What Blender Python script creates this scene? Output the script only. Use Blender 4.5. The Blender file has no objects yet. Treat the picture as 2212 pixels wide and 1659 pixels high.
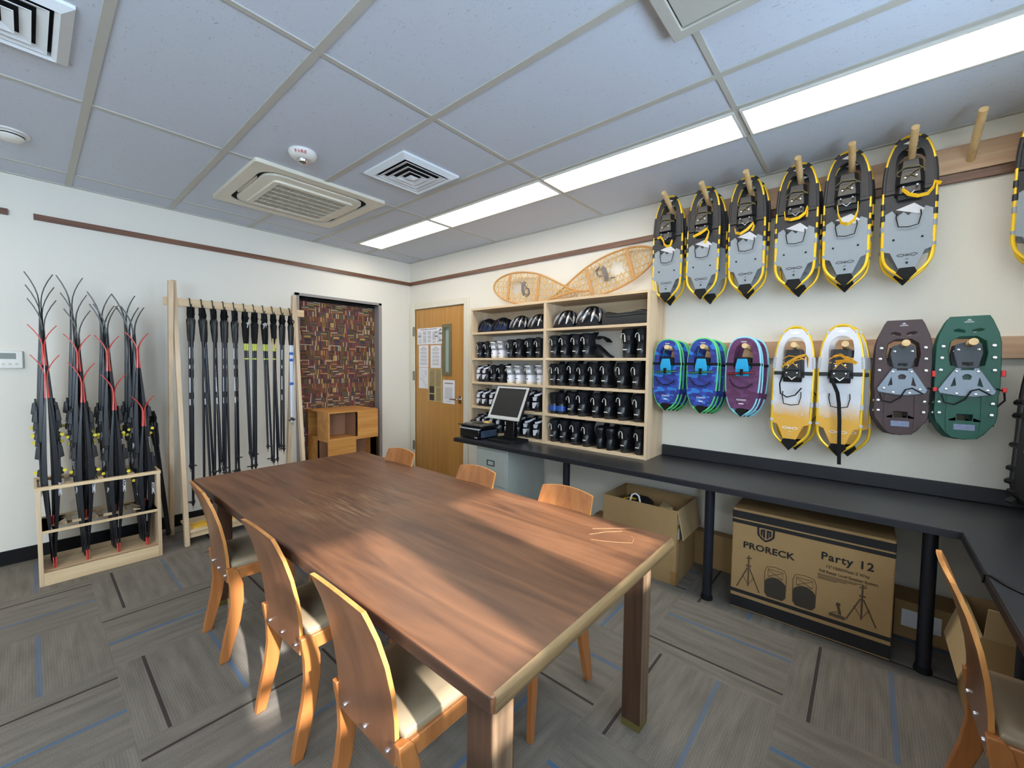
import bpy, bmesh, math, random
from mathutils import Vector, Matrix
from mathutils.geometry import tessellate_polygon
random.seed(7)
SC = bpy.context.scene
COL = SC.collection
PI = math.pi
R = math.radians

# ------------------------------------------------------------------ helpers
def lin(r, g, b):
    f = lambda c: (c/255/12.92) if c/255 <= .04045 else ((c/255+.055)/1.055)**2.4
    return (f(r), f(g), f(b), 1.0)

class MB:
    """collects geometry for one mesh object"""
    def __init__(s): s.v, s.f, s.mi, s.cur = [], [], [], 0
    def add(s, vs, fs):
        o = len(s.v); s.v += [tuple(v) for v in vs]
        for f in fs: s.f.append([i+o for i in f]); s.mi.append(s.cur)
        return s
    def bx(s, x0, x1, y0, y1, z0, z1):
        if x0 > x1: x0, x1 = x1, x0
        if y0 > y1: y0, y1 = y1, y0
        if z0 > z1: z0, z1 = z1, z0
        vs = [(x, y, z) for x in (x0, x1) for y in (y0, y1) for z in (z0, z1)]
        return s.add(vs, [(0,1,3,2),(4,6,7,5),(0,4,5,1),(2,3,7,6),(0,2,6,4),(1,5,7,3)])
    def obox(s, M, sx, sy, sz):
        vs = [M @ Vector((x*sx/2, y*sy/2, z*sz/2)) for x in (-1,1) for y in (-1,1) for z in (-1,1)]
        return s.add(vs, [(0,1,3,2),(4,6,7,5),(0,4,5,1),(2,3,7,6),(0,2,6,4),(1,5,7,3)])
    def bar(s, p0, p1, w, d, side):
        """square bar from p0 to p1; w measured along 'side', d across"""
        p0, p1 = Vector(p0), Vector(p1); t = (p1-p0).normalized()
        a = Vector(side); a = (a - t*a.dot(t)).normalized(); b = t.cross(a)
        vs = []
        for p in (p0, p1):
            for i, j in ((-1,-1),(1,-1),(1,1),(-1,1)): vs.append(p + a*i*w/2 + b*j*d/2)
        return s.add(vs, [(0,1,2,3),(7,6,5,4),(0,4,5,1),(1,5,6,2),(2,6,7,3),(3,7,4,0)])
    def tube(s, pts, r, n=8, closed=False):
        pts = [Vector(p) for p in pts]; m = len(pts)
        rs = r if isinstance(r, (list, tuple)) else [r]*m
        up = Vector((.31,.47,.83)).normalized(); rings = []
        prev = None
        for i, p in enumerate(pts):
            if closed: t = pts[(i+1) % m]-pts[i-1]
            else: t = pts[min(i+1, m-1)]-pts[max(i-1, 0)]
            t.normalize()
            a = (prev if prev is not None else up); a = a - t*a.dot(t)
            if a.length < 1e-4: a = t.orthogonal()
            a.normalize(); prev = a; b = t.cross(a)
            rings.append([p + (a*math.cos(2*PI*k/n)+b*math.sin(2*PI*k/n))*rs[i] for k in range(n)])
        return s.loft(rings, closed=closed)
    def loft(s, rings, closed=False, cap=True):
        n = len(rings[0]); m = len(rings); vs = [p for r in rings for p in r]; fs = []
        for i in range(m if closed else m-1):
            j = (i+1) % m
            for k in range(n):
                l = (k+1) % n
                fs.append((i*n+k, i*n+l, j*n+l, j*n+k))
        if cap and not closed:
            fs.append(tuple(range(n-1, -1, -1))); fs.append(tuple(range((m-1)*n, m*n)))
        return s.add(vs, fs)
    def ribbon(s, pts, w, t, side):
        """flat strap: width w along 'side', thickness t"""
        pts = [Vector(p) for p in pts]; m = len(pts); rings = []
        sd = Vector(side)
        for i, p in enumerate(pts):
            tg = (pts[min(i+1, m-1)]-pts[max(i-1, 0)]).normalized()
            a = (sd-tg*sd.dot(tg)).normalized(); b = tg.cross(a)
            rings.append([p+a*w/2+b*t/2, p-a*w/2+b*t/2, p-a*w/2-b*t/2, p+a*w/2-b*t/2])
        return s.loft(rings)
    def plate(s, outer, holes, O, U, V, t):
        """flat plate with holes; outline in (u,v), thickness t along UxV, centred"""
        O, U, V = Vector(O), Vector(U), Vector(V); N = U.cross(V).normalized()
        loops = [outer]+list(holes)
        tri = tessellate_polygon([[Vector((a, b, 0)) for a, b in l] for l in loops])
        flat = [q for l in loops for q in l]; n = len(flat)
        vs = [O+U*a+V*b+N*(t/2) for a, b in flat]+[O+U*a+V*b-N*(t/2) for a, b in flat]
        fs = [tuple(x) for x in tri]+[tuple(n+i for i in reversed(x)) for x in tri]
        o = 0
        for l in loops:
            k = len(l)
            for i in range(k): j = (i+1) % k; fs.append((o+i, o+j, n+o+j, n+o+i))
            o += k
        return s.add(vs, fs)
    def lathe(s, prof, O=(0,0,0), n=20, ax='z', sx=1, sy=1):
        rings = []
        for r, h in prof:
            ring = []
            for k in range(n):
                a = 2*PI*k/n; c, d = math.cos(a)*r*sx, math.sin(a)*r*sy
                p = {'z': (c, d, h), 'x': (h, c, d), 'y': (c, h, d)}[ax]
                ring.append(Vector(O)+Vector(p))
            rings.append(ring)
        return s.loft(rings)
    def cyl(s, p0, p1, r, n=16): return s.tube([p0, p1], r, n)
    def text(s, txt, size, O, U, V, bold=0.0, lift=.0006, align='LEFT', sx=1.0, space=1.0, thick=0.0006):
        cu = bpy.data.curves.new('lettering', 'FONT'); cu.body = txt; cu.size = size; cu.offset = bold; cu.extrude = thick
        cu.align_x = align; cu.resolution_u = 3; cu.space_character = space
        o = bpy.data.objects.new('lettering', cu); COL.objects.link(o)
        dg = bpy.context.evaluated_depsgraph_get(); me = o.evaluated_get(dg).to_mesh()
        O, U, V = Vector(O), Vector(U), Vector(V); N = U.cross(V).normalized()
        vs = [O+U*v.co.x*sx+V*v.co.y+N*(lift+v.co.z) for v in me.vertices]
        s.add(vs, [tuple(p.vertices) for p in me.polygons])
        o.evaluated_get(dg).to_mesh_clear()
        bpy.data.objects.remove(o); bpy.data.curves.remove(cu)
        return s
    def build(s, name, mat, parent=None, bevel=0, seg=2, angle=35, sub=0):
        me = bpy.data.meshes.new(name); me.from_pydata(s.v, [], s.f)
        mats = mat if isinstance(mat, (list, tuple)) else [mat]
        for m in mats: me.materials.append(m)
        for p, i in zip(me.polygons, s.mi): p.material_index = i
        bm = bmesh.new(); bm.from_mesh(me); bmesh.ops.recalc_face_normals(bm, faces=bm.faces); bm.to_mesh(me); bm.free()
        me.shade_smooth(); me.set_sharp_from_angle(angle=R(angle))
        o = bpy.data.objects.new(name, me); COL.objects.link(o)
        if parent: o.parent = parent
        if bevel:
            b = o.modifiers.new('soft_edges', 'BEVEL'); b.width = bevel; b.segments = seg; b.limit_method = 'ANGLE'; b.angle_limit = R(40)
        if sub:
            b = o.modifiers.new('round', 'SUBSURF'); b.levels = sub; b.render_levels = sub
        return o

def tag(o, label, cat, group=None):
    o['label'] = label; o['category'] = cat
    if group: o['group'] = group
    return o
def thing(name, label, cat, loc=(0,0,0), rz=0, group=None):
    o = bpy.data.objects.new(name, None); COL.objects.link(o); o.empty_display_size = .05
    o.location = loc; o.rotation_euler = (0, 0, rz)
    return tag(o, label, cat, group)
def struct(o): o['kind'] = 'structure'; return o
KIDS = {}
def kids(o): return [c for c in COL.objects if c.parent == o]
def dup(o, parent=None):
    if o not in KIDS: KIDS[o] = kids(o)
    c = o.copy(); COL.objects.link(c)
    if parent: c.parent = parent
    for k in KIDS[o]: dup(k, c)
    return c
ORD = 'first second third fourth fifth sixth seventh eighth ninth tenth eleventh twelfth'.split()

# ------------------------------------------------------------------ materials
def nt(name):
    m = bpy.data.materials.new(name); m.use_nodes = True
    n = m.node_tree.nodes; l = m.node_tree.links
    return m, n, l, n['Principled BSDF']
def N(n, t, **k):
    x = n.new(t)
    for a, b in k.items(): setattr(x, a, b)
    return x
def plain(name, rgb, rough=.5, metal=0, noise=.06, scale=30, spec=.5, coat=0, bump=0):
    m, n, l, p = nt(name)
    c = lin(*rgb)
    tc = N(n, 'ShaderNodeTexCoord'); no = N(n, 'ShaderNodeTexNoise'); no.inputs['Scale'].default_value = scale; no.inputs['Detail'].default_value = 3
    l.new(tc.outputs['Object'], no.inputs['Vector'])
    mx = N(n, 'ShaderNodeMix', data_type='RGBA')
    mx.inputs['A'].default_value = tuple(max(0, x*(1-noise)) for x in c[:3])+(1,)
    mx.inputs['B'].default_value = tuple(min(1, x*(1+noise)) for x in c[:3])+(1,)
    l.new(no.outputs['Fac'], mx.inputs['Factor']); l.new(mx.outputs['Result'], p.inputs['Base Color'])
    p.inputs['Roughness'].default_value = rough; p.inputs['Metallic'].default_value = metal
    p.inputs['Specular IOR Level'].default_value = spec; p.inputs['Coat Weight'].default_value = coat
    if bump:
        b = N(n, 'ShaderNodeBump'); b.inputs['Strength'].default_value = bump; b.inputs['Distance'].default_value = .002
        l.new(no.outputs['Fac'], b.inputs['Height']); l.new(b.outputs['Normal'], p.inputs['Normal'])
    return m
def wood(name, c0, c1, axis='x', scale=1.0, rough=.45, fine=60, coat=0, dark=None, bump=.05):
    """grain stretched along one object axis"""
    m, n, l, p = nt(name)
    tc = N(n, 'ShaderNodeTexCoord'); mp = N(n, 'ShaderNodeMapping')
    st = {'x': (.8, 14, 14), 'y': (14, .8, 14), 'z': (14, 14, .8)}[axis]
    mp.inputs['Scale'].default_value = tuple(q*scale for q in st)
    l.new(tc.outputs['Object'], mp.inputs['Vector'])
    a = N(n, 'ShaderNodeTexNoise'); a.inputs['Scale'].default_value = 1.6; a.inputs['Detail'].default_value = 6; a.inputs['Distortion'].default_value = .6
    b = N(n, 'ShaderNodeTexNoise'); b.inputs['Scale'].default_value = 6; b.inputs['Detail'].default_value = 4
    l.new(mp.outputs['Vector'], a.inputs['Vector']); l.new(mp.outputs['Vector'], b.inputs['Vector'])
    ad = N(n, 'ShaderNodeMath', operation='MULTIPLY_ADD'); ad.inputs[1].default_value = .4
    l.new(b.outputs['Fac'], ad.inputs[0]); l.new(a.outputs['Fac'], ad.inputs[2])
    cr = N(n, 'ShaderNodeValToRGB'); cr.color_ramp.elements[0].position = .42; cr.color_ramp.elements[1].position = .92
    cr.color_ramp.elements[0].color = lin(*c0); cr.color_ramp.elements[1].color = lin(*c1)
    l.new(ad.outputs[0], cr.inputs['Fac']); l.new(cr.outputs['Color'], p.inputs['Base Color'])
    p.inputs['Roughness'].default_value = rough; p.inputs['Coat Weight'].default_value = coat; p.inputs['Coat Roughness'].default_value = .25
    if bump:
        bp = N(n, 'ShaderNodeBump'); bp.inputs['Strength'].default_value = bump; bp.inputs['Distance'].default_value = .002
        l.new(ad.outputs[0], bp.inputs['Height']); l.new(bp.outputs['Normal'], p.inputs['Normal'])
    return m
def emit(name, rgb, strength):
    m, n, l, p = nt(name)
    p.inputs['Base Color'].default_value = (.8,.8,.8,1)
    p.inputs['Emission Color'].default_value = tuple(rgb)+(1,); p.inputs['Emission Strength'].default_value = strength
    return m
M = {}
M['wall'] = plain('warm_white_paint', (226,221,209), .6, noise=.02, scale=60, bump=.12)
M['white'] = plain('white_plastic', (228,226,218), .4, noise=.02)
M['cream'] = plain('cream_enamel', (224,218,200), .4, noise=.03)
M['bone'] = plain('bone_plastic', (206,200,184), .45, noise=.03)
M['grid'] = plain('ceiling_grid_metal', (186,184,174), .5, noise=.03)
M['vent'] = plain('white_vent_metal', (226,230,232), .4, noise=.03)
M['black'] = plain('black_plastic', (17,18,20), .38, noise=.2)
M['blackgloss'] = plain('glossy_black', (13,14,17), .2, noise=.15)
M['blackmatte'] = plain('matte_black', (14,14,15), .75, noise=.2, spec=.3)
M['rubber'] = plain('black_rubber', (20,19,19), .8, noise=.2, spec=.3)
M['darkvoid'] = plain('dark_cavity', (34,34,38), .9, noise=.1, spec=.2)
M['counter'] = plain('charcoal_laminate', (42,43,46), .33, noise=.12, scale=300)
M['counteredge'] = plain('charcoal_edge_band', (30,31,38), .45, noise=.1)
M['steelblue'] = plain('dark_blue_metal', (20,25,36), .42, noise=.1)
M['filing'] = plain('pale_grey_enamel', (186,192,184), .45, noise=.03)
M['chrome'] = plain('chrome', (215,215,215), .2, metal=1, noise=.03)
M['screwhead'] = plain('bright_screw', (225,228,235), .25, metal=1, noise=.03)
M['silver'] = plain('silver_plastic', (190,190,186), .35, noise=.03)
M['silverpaint'] = plain('silver_paint', (190,188,190), .25, metal=.6, noise=.1)
M['screen'] = plain('dark_screen', (30,31,30), .45, noise=.03)
M['card'] = plain('brown_cardboard', (165,134,92), .85, noise=.07, scale=18, spec=.2, bump=.08)
M['cardlight'] = plain('tan_cardboard', (186,160,118), .85, noise=.06, scale=18, spec=.2, bump=.08)
M['ink'] = plain('black_ink', (26,24,26), .7, noise=.1)
M['inkmid'] = plain('faded_ink', (84,68,48), .8, noise=.15)
M['inkgrey'] = plain('grey_ink', (128,128,132), .8, noise=.1)
M['inkdark'] = plain('dark_grey_ink', (70,70,74), .8, noise=.1)
M['paper'] = plain('white_paper', (233,232,236), .8, noise=.02)
M['oldpaper'] = plain('yellowed_newsprint', (192,172,122), .85, noise=.06, scale=12)
M['photo'] = plain('dark_photo_print', (62,54,46), .7, noise=.5, scale=80)
M['trimwood'] = wood('brown_picture_rail', (86,54,40), (128,88,64), 'y', 1.2, .4)
M['trimwoodx'] = wood('brown_picture_rail_long', (86,54,40), (128,88,64), 'x', 1.2, .4)
M['maple'] = wood('pale_maple', (196,168,132), (222,198,164), 'y', .8, .5)
M['maplez'] = wood('pale_maple_upright', (192,164,130), (220,196,164), 'z', .8, .5)
M['maplex'] = wood('pale_maple_board', (196,166,124), (224,198,158), 'x', .8, .5)
M['railwood'] = wood('pinkish_maple_rail', (172,136,106), (204,172,140), 'y', .8, .5)
M['dowel'] = wood('birch_dowel', (196,160,108), (226,196,146), 'x', 1.5, .5)
M['crate'] = wood('honey_pine', (172,110,48), (208,150,80), 'x', .7, .42)
M['crateback'] = plain('brown_hardboard', (150,110,82), .6, noise=.08)
M['chairwood'] = wood('orange_beech_ply', (146,86,42), (180,116,62), 'z', .8, .36, coat=.25)
M['chairedge'] = wood('beech_edge', (186,120,58), (212,150,84), 'z', 1.5, .45)
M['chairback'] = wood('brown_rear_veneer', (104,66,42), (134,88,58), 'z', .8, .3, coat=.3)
M['seatfab'] = plain('taupe_vinyl', (152,134,108), .38, noise=.05, scale=60)
M['doorwood'] = wood('oak_door_veneer', (176,124,58), (200,148,82), 'z', .8, .42)
M['olive'] = plain('olive_enamel', (118,110,84), .45, noise=.04)
M['glass'] = plain('pale_green_wired_glass', (168,190,180), .15, noise=.05)
M['tlegwood'] = wood('dark_walnut_leg', (44,28,18), (82,56,38), 'z', .9, .5)
M['tlegworn'] = wood('worn_walnut_leg', (66,50,38), (134,108,80), 'z', 1.1, .6)
M['wornedge'] = wood('worn_oak_lipping', (84,64,42), (152,124,82), 'x', 1.4, .6)
M['apron'] = wood('dark_walnut_apron', (44,28,19), (78,52,38), 'y', .9, .5)
M['olivefoot'] = plain('worn_brass_foot', (96,86,44), .5, noise=.1)
M['yellow'] = plain('yellow_anodised_tube', (232,190,40), .3, metal=.25, noise=.06)
M['yellowstrap'] = plain('yellow_rubber_strap', (235,186,28), .5, noise=.05)
M['orangestrap'] = plain('orange_strap', (238,170,48), .5, noise=.06)
M['greydeck'] = plain('grey_snowshoe_deck', (132,140,146), .42, noise=.04)
M['blackdeck'] = plain('black_snowshoe_deck', (30,30,34), .5, noise=.1)
M['bronze'] = plain('olive_cord', (98,88,52), .6, noise=.1)
M['greenclip'] = plain('green_frame', (92,196,116), .4, noise=.06)
M['aqua'] = plain('aqua_flap', (28,160,212), .5, noise=.05)
M['aquaframe'] = plain('pale_aqua_frame', (140,206,222), .4, noise=.05)
M['maroon'] = plain('maroon_plastic_deck', (66,48,50), .42, noise=.06)
M['green'] = plain('forest_green_deck', (24,84,70), .42, noise=.06)
M['toeplate'] = plain('grey_metal_plate', (128,138,150), .35, metal=.55, noise=.06)
M['toefab'] = plain('slate_strapping', (66,72,80), .5, noise=.2, scale=150)
M['red'] = plain('red_buckle', (214,44,44), .4, noise=.05)
M['skired'] = plain('coral_red_ski', (206,70,62), .35, noise=.06)
M['skiblack'] = plain('black_ski', (15,16,23), .36, noise=.2)
M['skitip'] = plain('grey_ski_tip', (72,74,74), .35, noise=.1)
M['skitext'] = plain('white_ski_lettering', (215,215,220), .5, noise=.02)
M['yellowclip'] = plain('yellow_binding_clip', (226,206,40), .4, noise=.05)
M['polelime'] = plain('lime_pole', (190,198,70), .35, noise=.05)
M['poleshaft'] = plain('black_pole_shaft', (24,26,34), .3, noise=.15)
M['polewhite'] = plain('white_pole_shaft', (214,222,236), .35, noise=.03)
M['poleblue'] = plain('blue_band', (44,98,190), .4, noise=.05)
M['strapgrey'] = plain('pale_grey_strap', (190,192,196), .6, noise=.05)
M['bootblack'] = plain('black_boot_shell', (19,21,25), .3, noise=.2)
M['bootfab'] = plain('black_boot_fabric', (17,18,23), .7, noise=.25, scale=90, spec=.3)
M['bootwhite'] = plain('white_boot_shell', (226,226,232), .35, noise=.03)
M['bootgrey'] = plain('grey_boot_fabric', (150,148,150), .7, noise=.08)
M['bootblue'] = plain('blue_boot_toe', (26,74,150), .25, noise=.1)
M['bootsole'] = plain('dark_boot_sole', (34,31,31), .7, noise=.15)
M['bootsolewhite'] = plain('bone_boot_sole', (214,206,192), .6, noise=.05)
M['loop'] = plain('white_pull_loop', (232,230,220), .5, noise=.03)
M['redtongue'] = plain('red_boot_lining', (206,44,48), .5, noise=.05)
M['navy'] = plain('navy_helmet', (20,32,66), .25, noise=.1)
M['bagblack'] = plain('black_nylon', (32,32,34), .6, noise=.2, scale=14, bump=.5)
M['rattan'] = plain('bent_ash_frame', (192,142,84), .5, noise=.12)
M['rawhide'] = plain('rawhide_lacing', (212,172,96), .5, noise=.12)
M['leather'] = plain('grey_leather', (112,104,100), .6, noise=.15)
M['redtext'] = plain('red_lettering', (206,84,92), .5, noise=.03)
M['curtainframe'] = plain('grey_jamb_paint', (142,136,134), .5, noise=.04)
M['hinge'] = plain('steel_hinge', (150,142,130), .35, metal=.8, noise=.05)
M['light'] = emit('fluorescent_diffuser', (1.0,.94,.84), 10)
M['lcd'] = plain('thermostat_lcd', (120,126,116), .3, noise=.03)
M['outside'] = plain('pale_ground', (200,205,210), .9, noise=.05)

def mat_tabletop():
    m, n, l, p = nt('worn_walnut_top')
    tc = N(n, 'ShaderNodeTexCoord')
    mp = N(n, 'ShaderNodeMapping'); mp.inputs['Scale'].default_value = (11, .9, 8)
    l.new(tc.outputs['Object'], mp.inputs['Vector'])
    a = N(n, 'ShaderNodeTexNoise'); a.inputs['Scale'].default_value = 1.3; a.inputs['Detail'].default_value = 8; a.inputs['Distortion'].default_value = 1.2
    l.new(mp.outputs['Vector'], a.inputs['Vector'])
    cr = N(n, 'ShaderNodeValToRGB'); e = cr.color_ramp.elements
    e[0].position = .3; e[0].color = lin(78,49,32); e[1].position = .72; e[1].color = lin(128,86,58)
    l.new(a.outputs['Fac'], cr.inputs['Fac'])
    # large worn, bleached patches and darker stains
    b = N(n, 'ShaderNodeTexNoise'); b.inputs['Scale'].default_value = 2.3; b.inputs['Detail'].default_value = 3
    l.new(tc.outputs['Object'], b.inputs['Vector'])
    r2 = N(n, 'ShaderNodeValToRGB'); r2.color_ramp.elements[0].position = .52; r2.color_ramp.elements[1].position = .72
    l.new(b.outputs['Fac'], r2.inputs['Fac'])
    m1 = N(n, 'ShaderNodeMix', data_type='RGBA'); m1.inputs['B'].default_value = lin(142,96,62)
    k = N(n, 'ShaderNodeMath', operation='MULTIPLY'); k.inputs[1].default_value = .55
    l.new(r2.outputs['Color'], k.inputs[0]); l.new(k.outputs[0], m1.inputs['Factor']); l.new(cr.outputs['Color'], m1.inputs['A'])
    # scratched grey-tan area near the middle of the table (centre given in object space)
    vm = N(n, 'ShaderNodeVectorMath', operation='DISTANCE'); vm.inputs[1].default_value = (-.12, .12, 0)
    l.new(tc.outputs['Object'], vm.inputs[0])
    d = N(n, 'ShaderNodeMapRange'); d.inputs['From Min'].default_value = .12; d.inputs['From Max'].default_value = .42
    d.inputs['To Min'].default_value = 1; d.inputs['To Max'].default_value = 0
    l.new(vm.outputs['Value'], d.inputs['Value'])
    mp2 = N(n, 'ShaderNodeMapping'); mp2.inputs['Scale'].default_value = (62, 5, 8); mp2.inputs['Rotation'].default_value = (0, 0, .25)
    l.new(tc.outputs['Object'], mp2.inputs['Vector'])
    s = N(n, 'ShaderNodeTexNoise'); s.inputs['Scale'].default_value = 1; s.inputs['Detail'].default_value = 4
    l.new(mp2.outputs['Vector'], s.inputs['Vector'])
    sr = N(n, 'ShaderNodeMapRange'); sr.inputs['From Min'].default_value = .48; sr.inputs['From Max'].default_value = .68
    l.new(s.outputs['Fac'], sr.inputs['Value'])
    mm = N(n, 'ShaderNodeMath', operation='MULTIPLY'); l.new(d.outputs['Result'], mm.inputs[0]); l.new(sr.outputs['Result'], mm.inputs[1])
    m2 = N(n, 'ShaderNodeMix', data_type='RGBA'); m2.inputs['B'].default_value = lin(150,118,84)
    mq = N(n, 'ShaderNodeMath', operation='MULTIPLY'); mq.inputs[1].default_value = .85; l.new(mm.outputs[0], mq.inputs[0])
    l.new(mq.outputs[0], m2.inputs['Factor']); l.new(m1.outputs['Result'], m2.inputs['A'])
    l.new(m2.outputs['Result'], p.inputs['Base Color'])
    rr = N(n, 'ShaderNodeMapRange'); rr.inputs['To Min'].default_value = .3; rr.inputs['To Max'].default_value = .48
    l.new(b.outputs['Fac'], rr.inputs['Value']); l.new(rr.outputs['Result'], p.inputs['Roughness'])
    bp = N(n, 'ShaderNodeBump'); bp.inputs['Strength'].default_value = .06; bp.inputs['Distance'].default_value = .002
    l.new(a.outputs['Fac'], bp.inputs['Height']); l.new(bp.outputs['Normal'], p.inputs['Normal'])
    return m
M['tabletop'] = mat_tabletop()

def math_(n, l, op, a, b=None, c=None):
    x = N(n, 'ShaderNodeMath', operation=op)
    for i, q in enumerate((a, b, c)):
        if q is None: continue
        if isinstance(q, (int, float)): x.inputs[i].default_value = q
        else: l.new(q, x.inputs[i])
    return x.outputs[0]

def mat_carpet():
    m, n, l, p = nt('quarter_turned_carpet_tiles')
    tc = N(n, 'ShaderNodeTexCoord'); sp = N(n, 'ShaderNodeSeparateXYZ'); l.new(tc.outputs['Object'], sp.inputs[0])
    mt = lambda *a: math_(n, l, *a)
    u = mt('DIVIDE', mt('SUBTRACT', sp.outputs['X'], .22), .597)
    v = mt('DIVIDE', mt('SUBTRACT', sp.outputs['Y'], .225), .599)
    iu, iv = mt('FLOOR', u), mt('FLOOR', v)
    fu, fv = mt('SUBTRACT', u, iu), mt('SUBTRACT', v, iv)
    par = mt('SUBTRACT', mt('ADD', iu, iv), mt('MULTIPLY', mt('FLOOR', mt('DIVIDE', mt('ADD', iu, iv), 2)), 2))  # 0 / 1
    # parity 0: bands run along x (horizontal), parity 1: along y
    t = N(n, 'ShaderNodeMix'); t.data_type = 'FLOAT'; l.new(par, t.inputs[0]); l.new(mt('SUBTRACT', 1, fv), t.inputs[2]); l.new(fu, t.inputs[3])
    s = N(n, 'ShaderNodeMix'); s.data_type = 'FLOAT'; l.new(par, s.inputs[0]); l.new(fu, s.inputs[2]); l.new(fv, s.inputs[3])
    t, s = t.outputs[0], s.outputs[0]
    cid = N(n, 'ShaderNodeCombineXYZ'); l.new(iu, cid.inputs[0]); l.new(iv, cid.inputs[1])
    wn = N(n, 'ShaderNodeTexWhiteNoise', noise_dimensions='2D'); l.new(cid.outputs[0], wn.inputs['Vector'])
    rnd = wn.outputs['Value']
    # streaks: 1-D noise over t with long variation in s
    cv = N(n, 'ShaderNodeCombineXYZ'); l.new(mt('MULTIPLY', t, 18), cv.inputs[0]); l.new(mt('MULTIPLY', s, 2.2), cv.inputs[1]); l.new(mt('MULTIPLY', rnd, 50), cv.inputs[2])
    no = N(n, 'ShaderNodeTexNoise'); no.inputs['Scale'].default_value = 1; no.inputs['Detail'].default_value = 3
    l.new(cv.outputs[0], no.inputs['Vector'])
    cr = N(n, 'ShaderNodeValToRGB'); e = cr.color_ramp.elements
    e[0].position = .30; e[0].color = lin(110,104,95); e[1].position = .70; e[1].color = lin(130,123,113)
    l.new(no.outputs['Fac'], cr.inputs['Fac'])
    # fine ribs
    rib = mt('SINE', mt('MULTIPLY', t, 2*PI*62))
    fn = N(n, 'ShaderNodeTexNoise'); fn.inputs['Scale'].default_value = 260; fn.inputs['Detail'].default_value = 2; l.new(tc.outputs['Object'], fn.inputs['Vector'])
    ribf = mt('MULTIPLY_ADD', rib, .07, mt('MULTIPLY_ADD', fn.outputs['Fac'], .9, .53))
    mul = N(n, 'ShaderNodeMix', data_type='RGBA', blend_type='MULTIPLY'); mul.inputs['Factor'].default_value = 1
    l.new(cr.outputs['Color'], mul.inputs['A']); l.new(ribf, mul.inputs['B'])
    def band(c, w, seed):
        return mt('LESS_THAN', mt('ABSOLUTE', mt('SUBTRACT', t, c)), w)
    blue = band(.61, .014, 0); dark = band(.165, .011, 1)
    mb = N(n, 'ShaderNodeMix', data_type='RGBA'); mb.inputs['B'].default_value = lin(78,108,140)
    l.new(mt('MULTIPLY', blue, mt('MULTIPLY_ADD', rnd, .45, .5)), mb.inputs['Factor']); l.new(mul.outputs['Result'], mb.inputs['A'])
    md = N(n, 'ShaderNodeMix', data_type='RGBA'); md.inputs['B'].default_value = lin(52,44,42)
    l.new(mt('MULTIPLY', dark, .85), md.inputs['Factor']); l.new(mb.outputs['Result'], md.inputs['A'])
    l.new(md.outputs['Result'], p.inputs['Base Color'])
    p.inputs['Roughness'].default_value = .95; p.inputs['Specular IOR Level'].default_value = .15
    bp = N(n, 'ShaderNodeBump'); bp.inputs['Strength'].default_value = .5; bp.inputs['Distance'].default_value = .003
    l.new(ribf, bp.inputs['Height']); l.new(bp.outputs['Normal'], p.inputs['Normal'])
    return m
M['carpet'] = mat_carpet()

def mat_ceiling():
    m, n, l, p = nt('fissured_ceiling_tile')
    tc = N(n, 'ShaderNodeTexCoord')
    mp = N(n, 'ShaderNodeMapping'); mp.inputs['Scale'].default_value = (110, 48, 1); mp.inputs['Rotation'].default_value = (0, 0, .35)
    l.new(tc.outputs['Object'], mp.inputs['Vector'])
    w = N(n, 'ShaderNodeTexNoise'); w.inputs['Scale'].default_value = 1.2; w.inputs['Detail'].default_value = 1.5; w.inputs['Distortion'].default_value = 1.5
    l.new(mp.outputs['Vector'], w.inputs['Vector'])
    r1 = N(n, 'ShaderNodeMapRange'); r1.inputs['From Min'].default_value = .665; r1.inputs['From Max'].default_value = .72
    l.new(w.outputs['Fac'], r1.inputs['Value'])
    mx = N(n, 'ShaderNodeMix', data_type='RGBA'); mx.inputs['A'].default_value = lin(204,211,222); mx.inputs['B'].default_value = lin(178,180,184)
    l.new(r1.outputs['Result'], mx.inputs['Factor']); l.new(mx.outputs['Result'], p.inputs['Base Color'])
    p.inputs['Roughness'].default_value = .9; p.inputs['Specular IOR Level'].default_value = .2
    bp = N(n, 'ShaderNodeBump', invert=True); bp.inputs['Strength'].default_value = .35; bp.inputs['Distance'].default_value = .003
    l.new(r1.outputs['Result'], bp.inputs['Height']); l.new(bp.outputs['Normal'], p.inputs['Normal'])
    return m
M['ceil'] = mat_ceiling()

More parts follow.
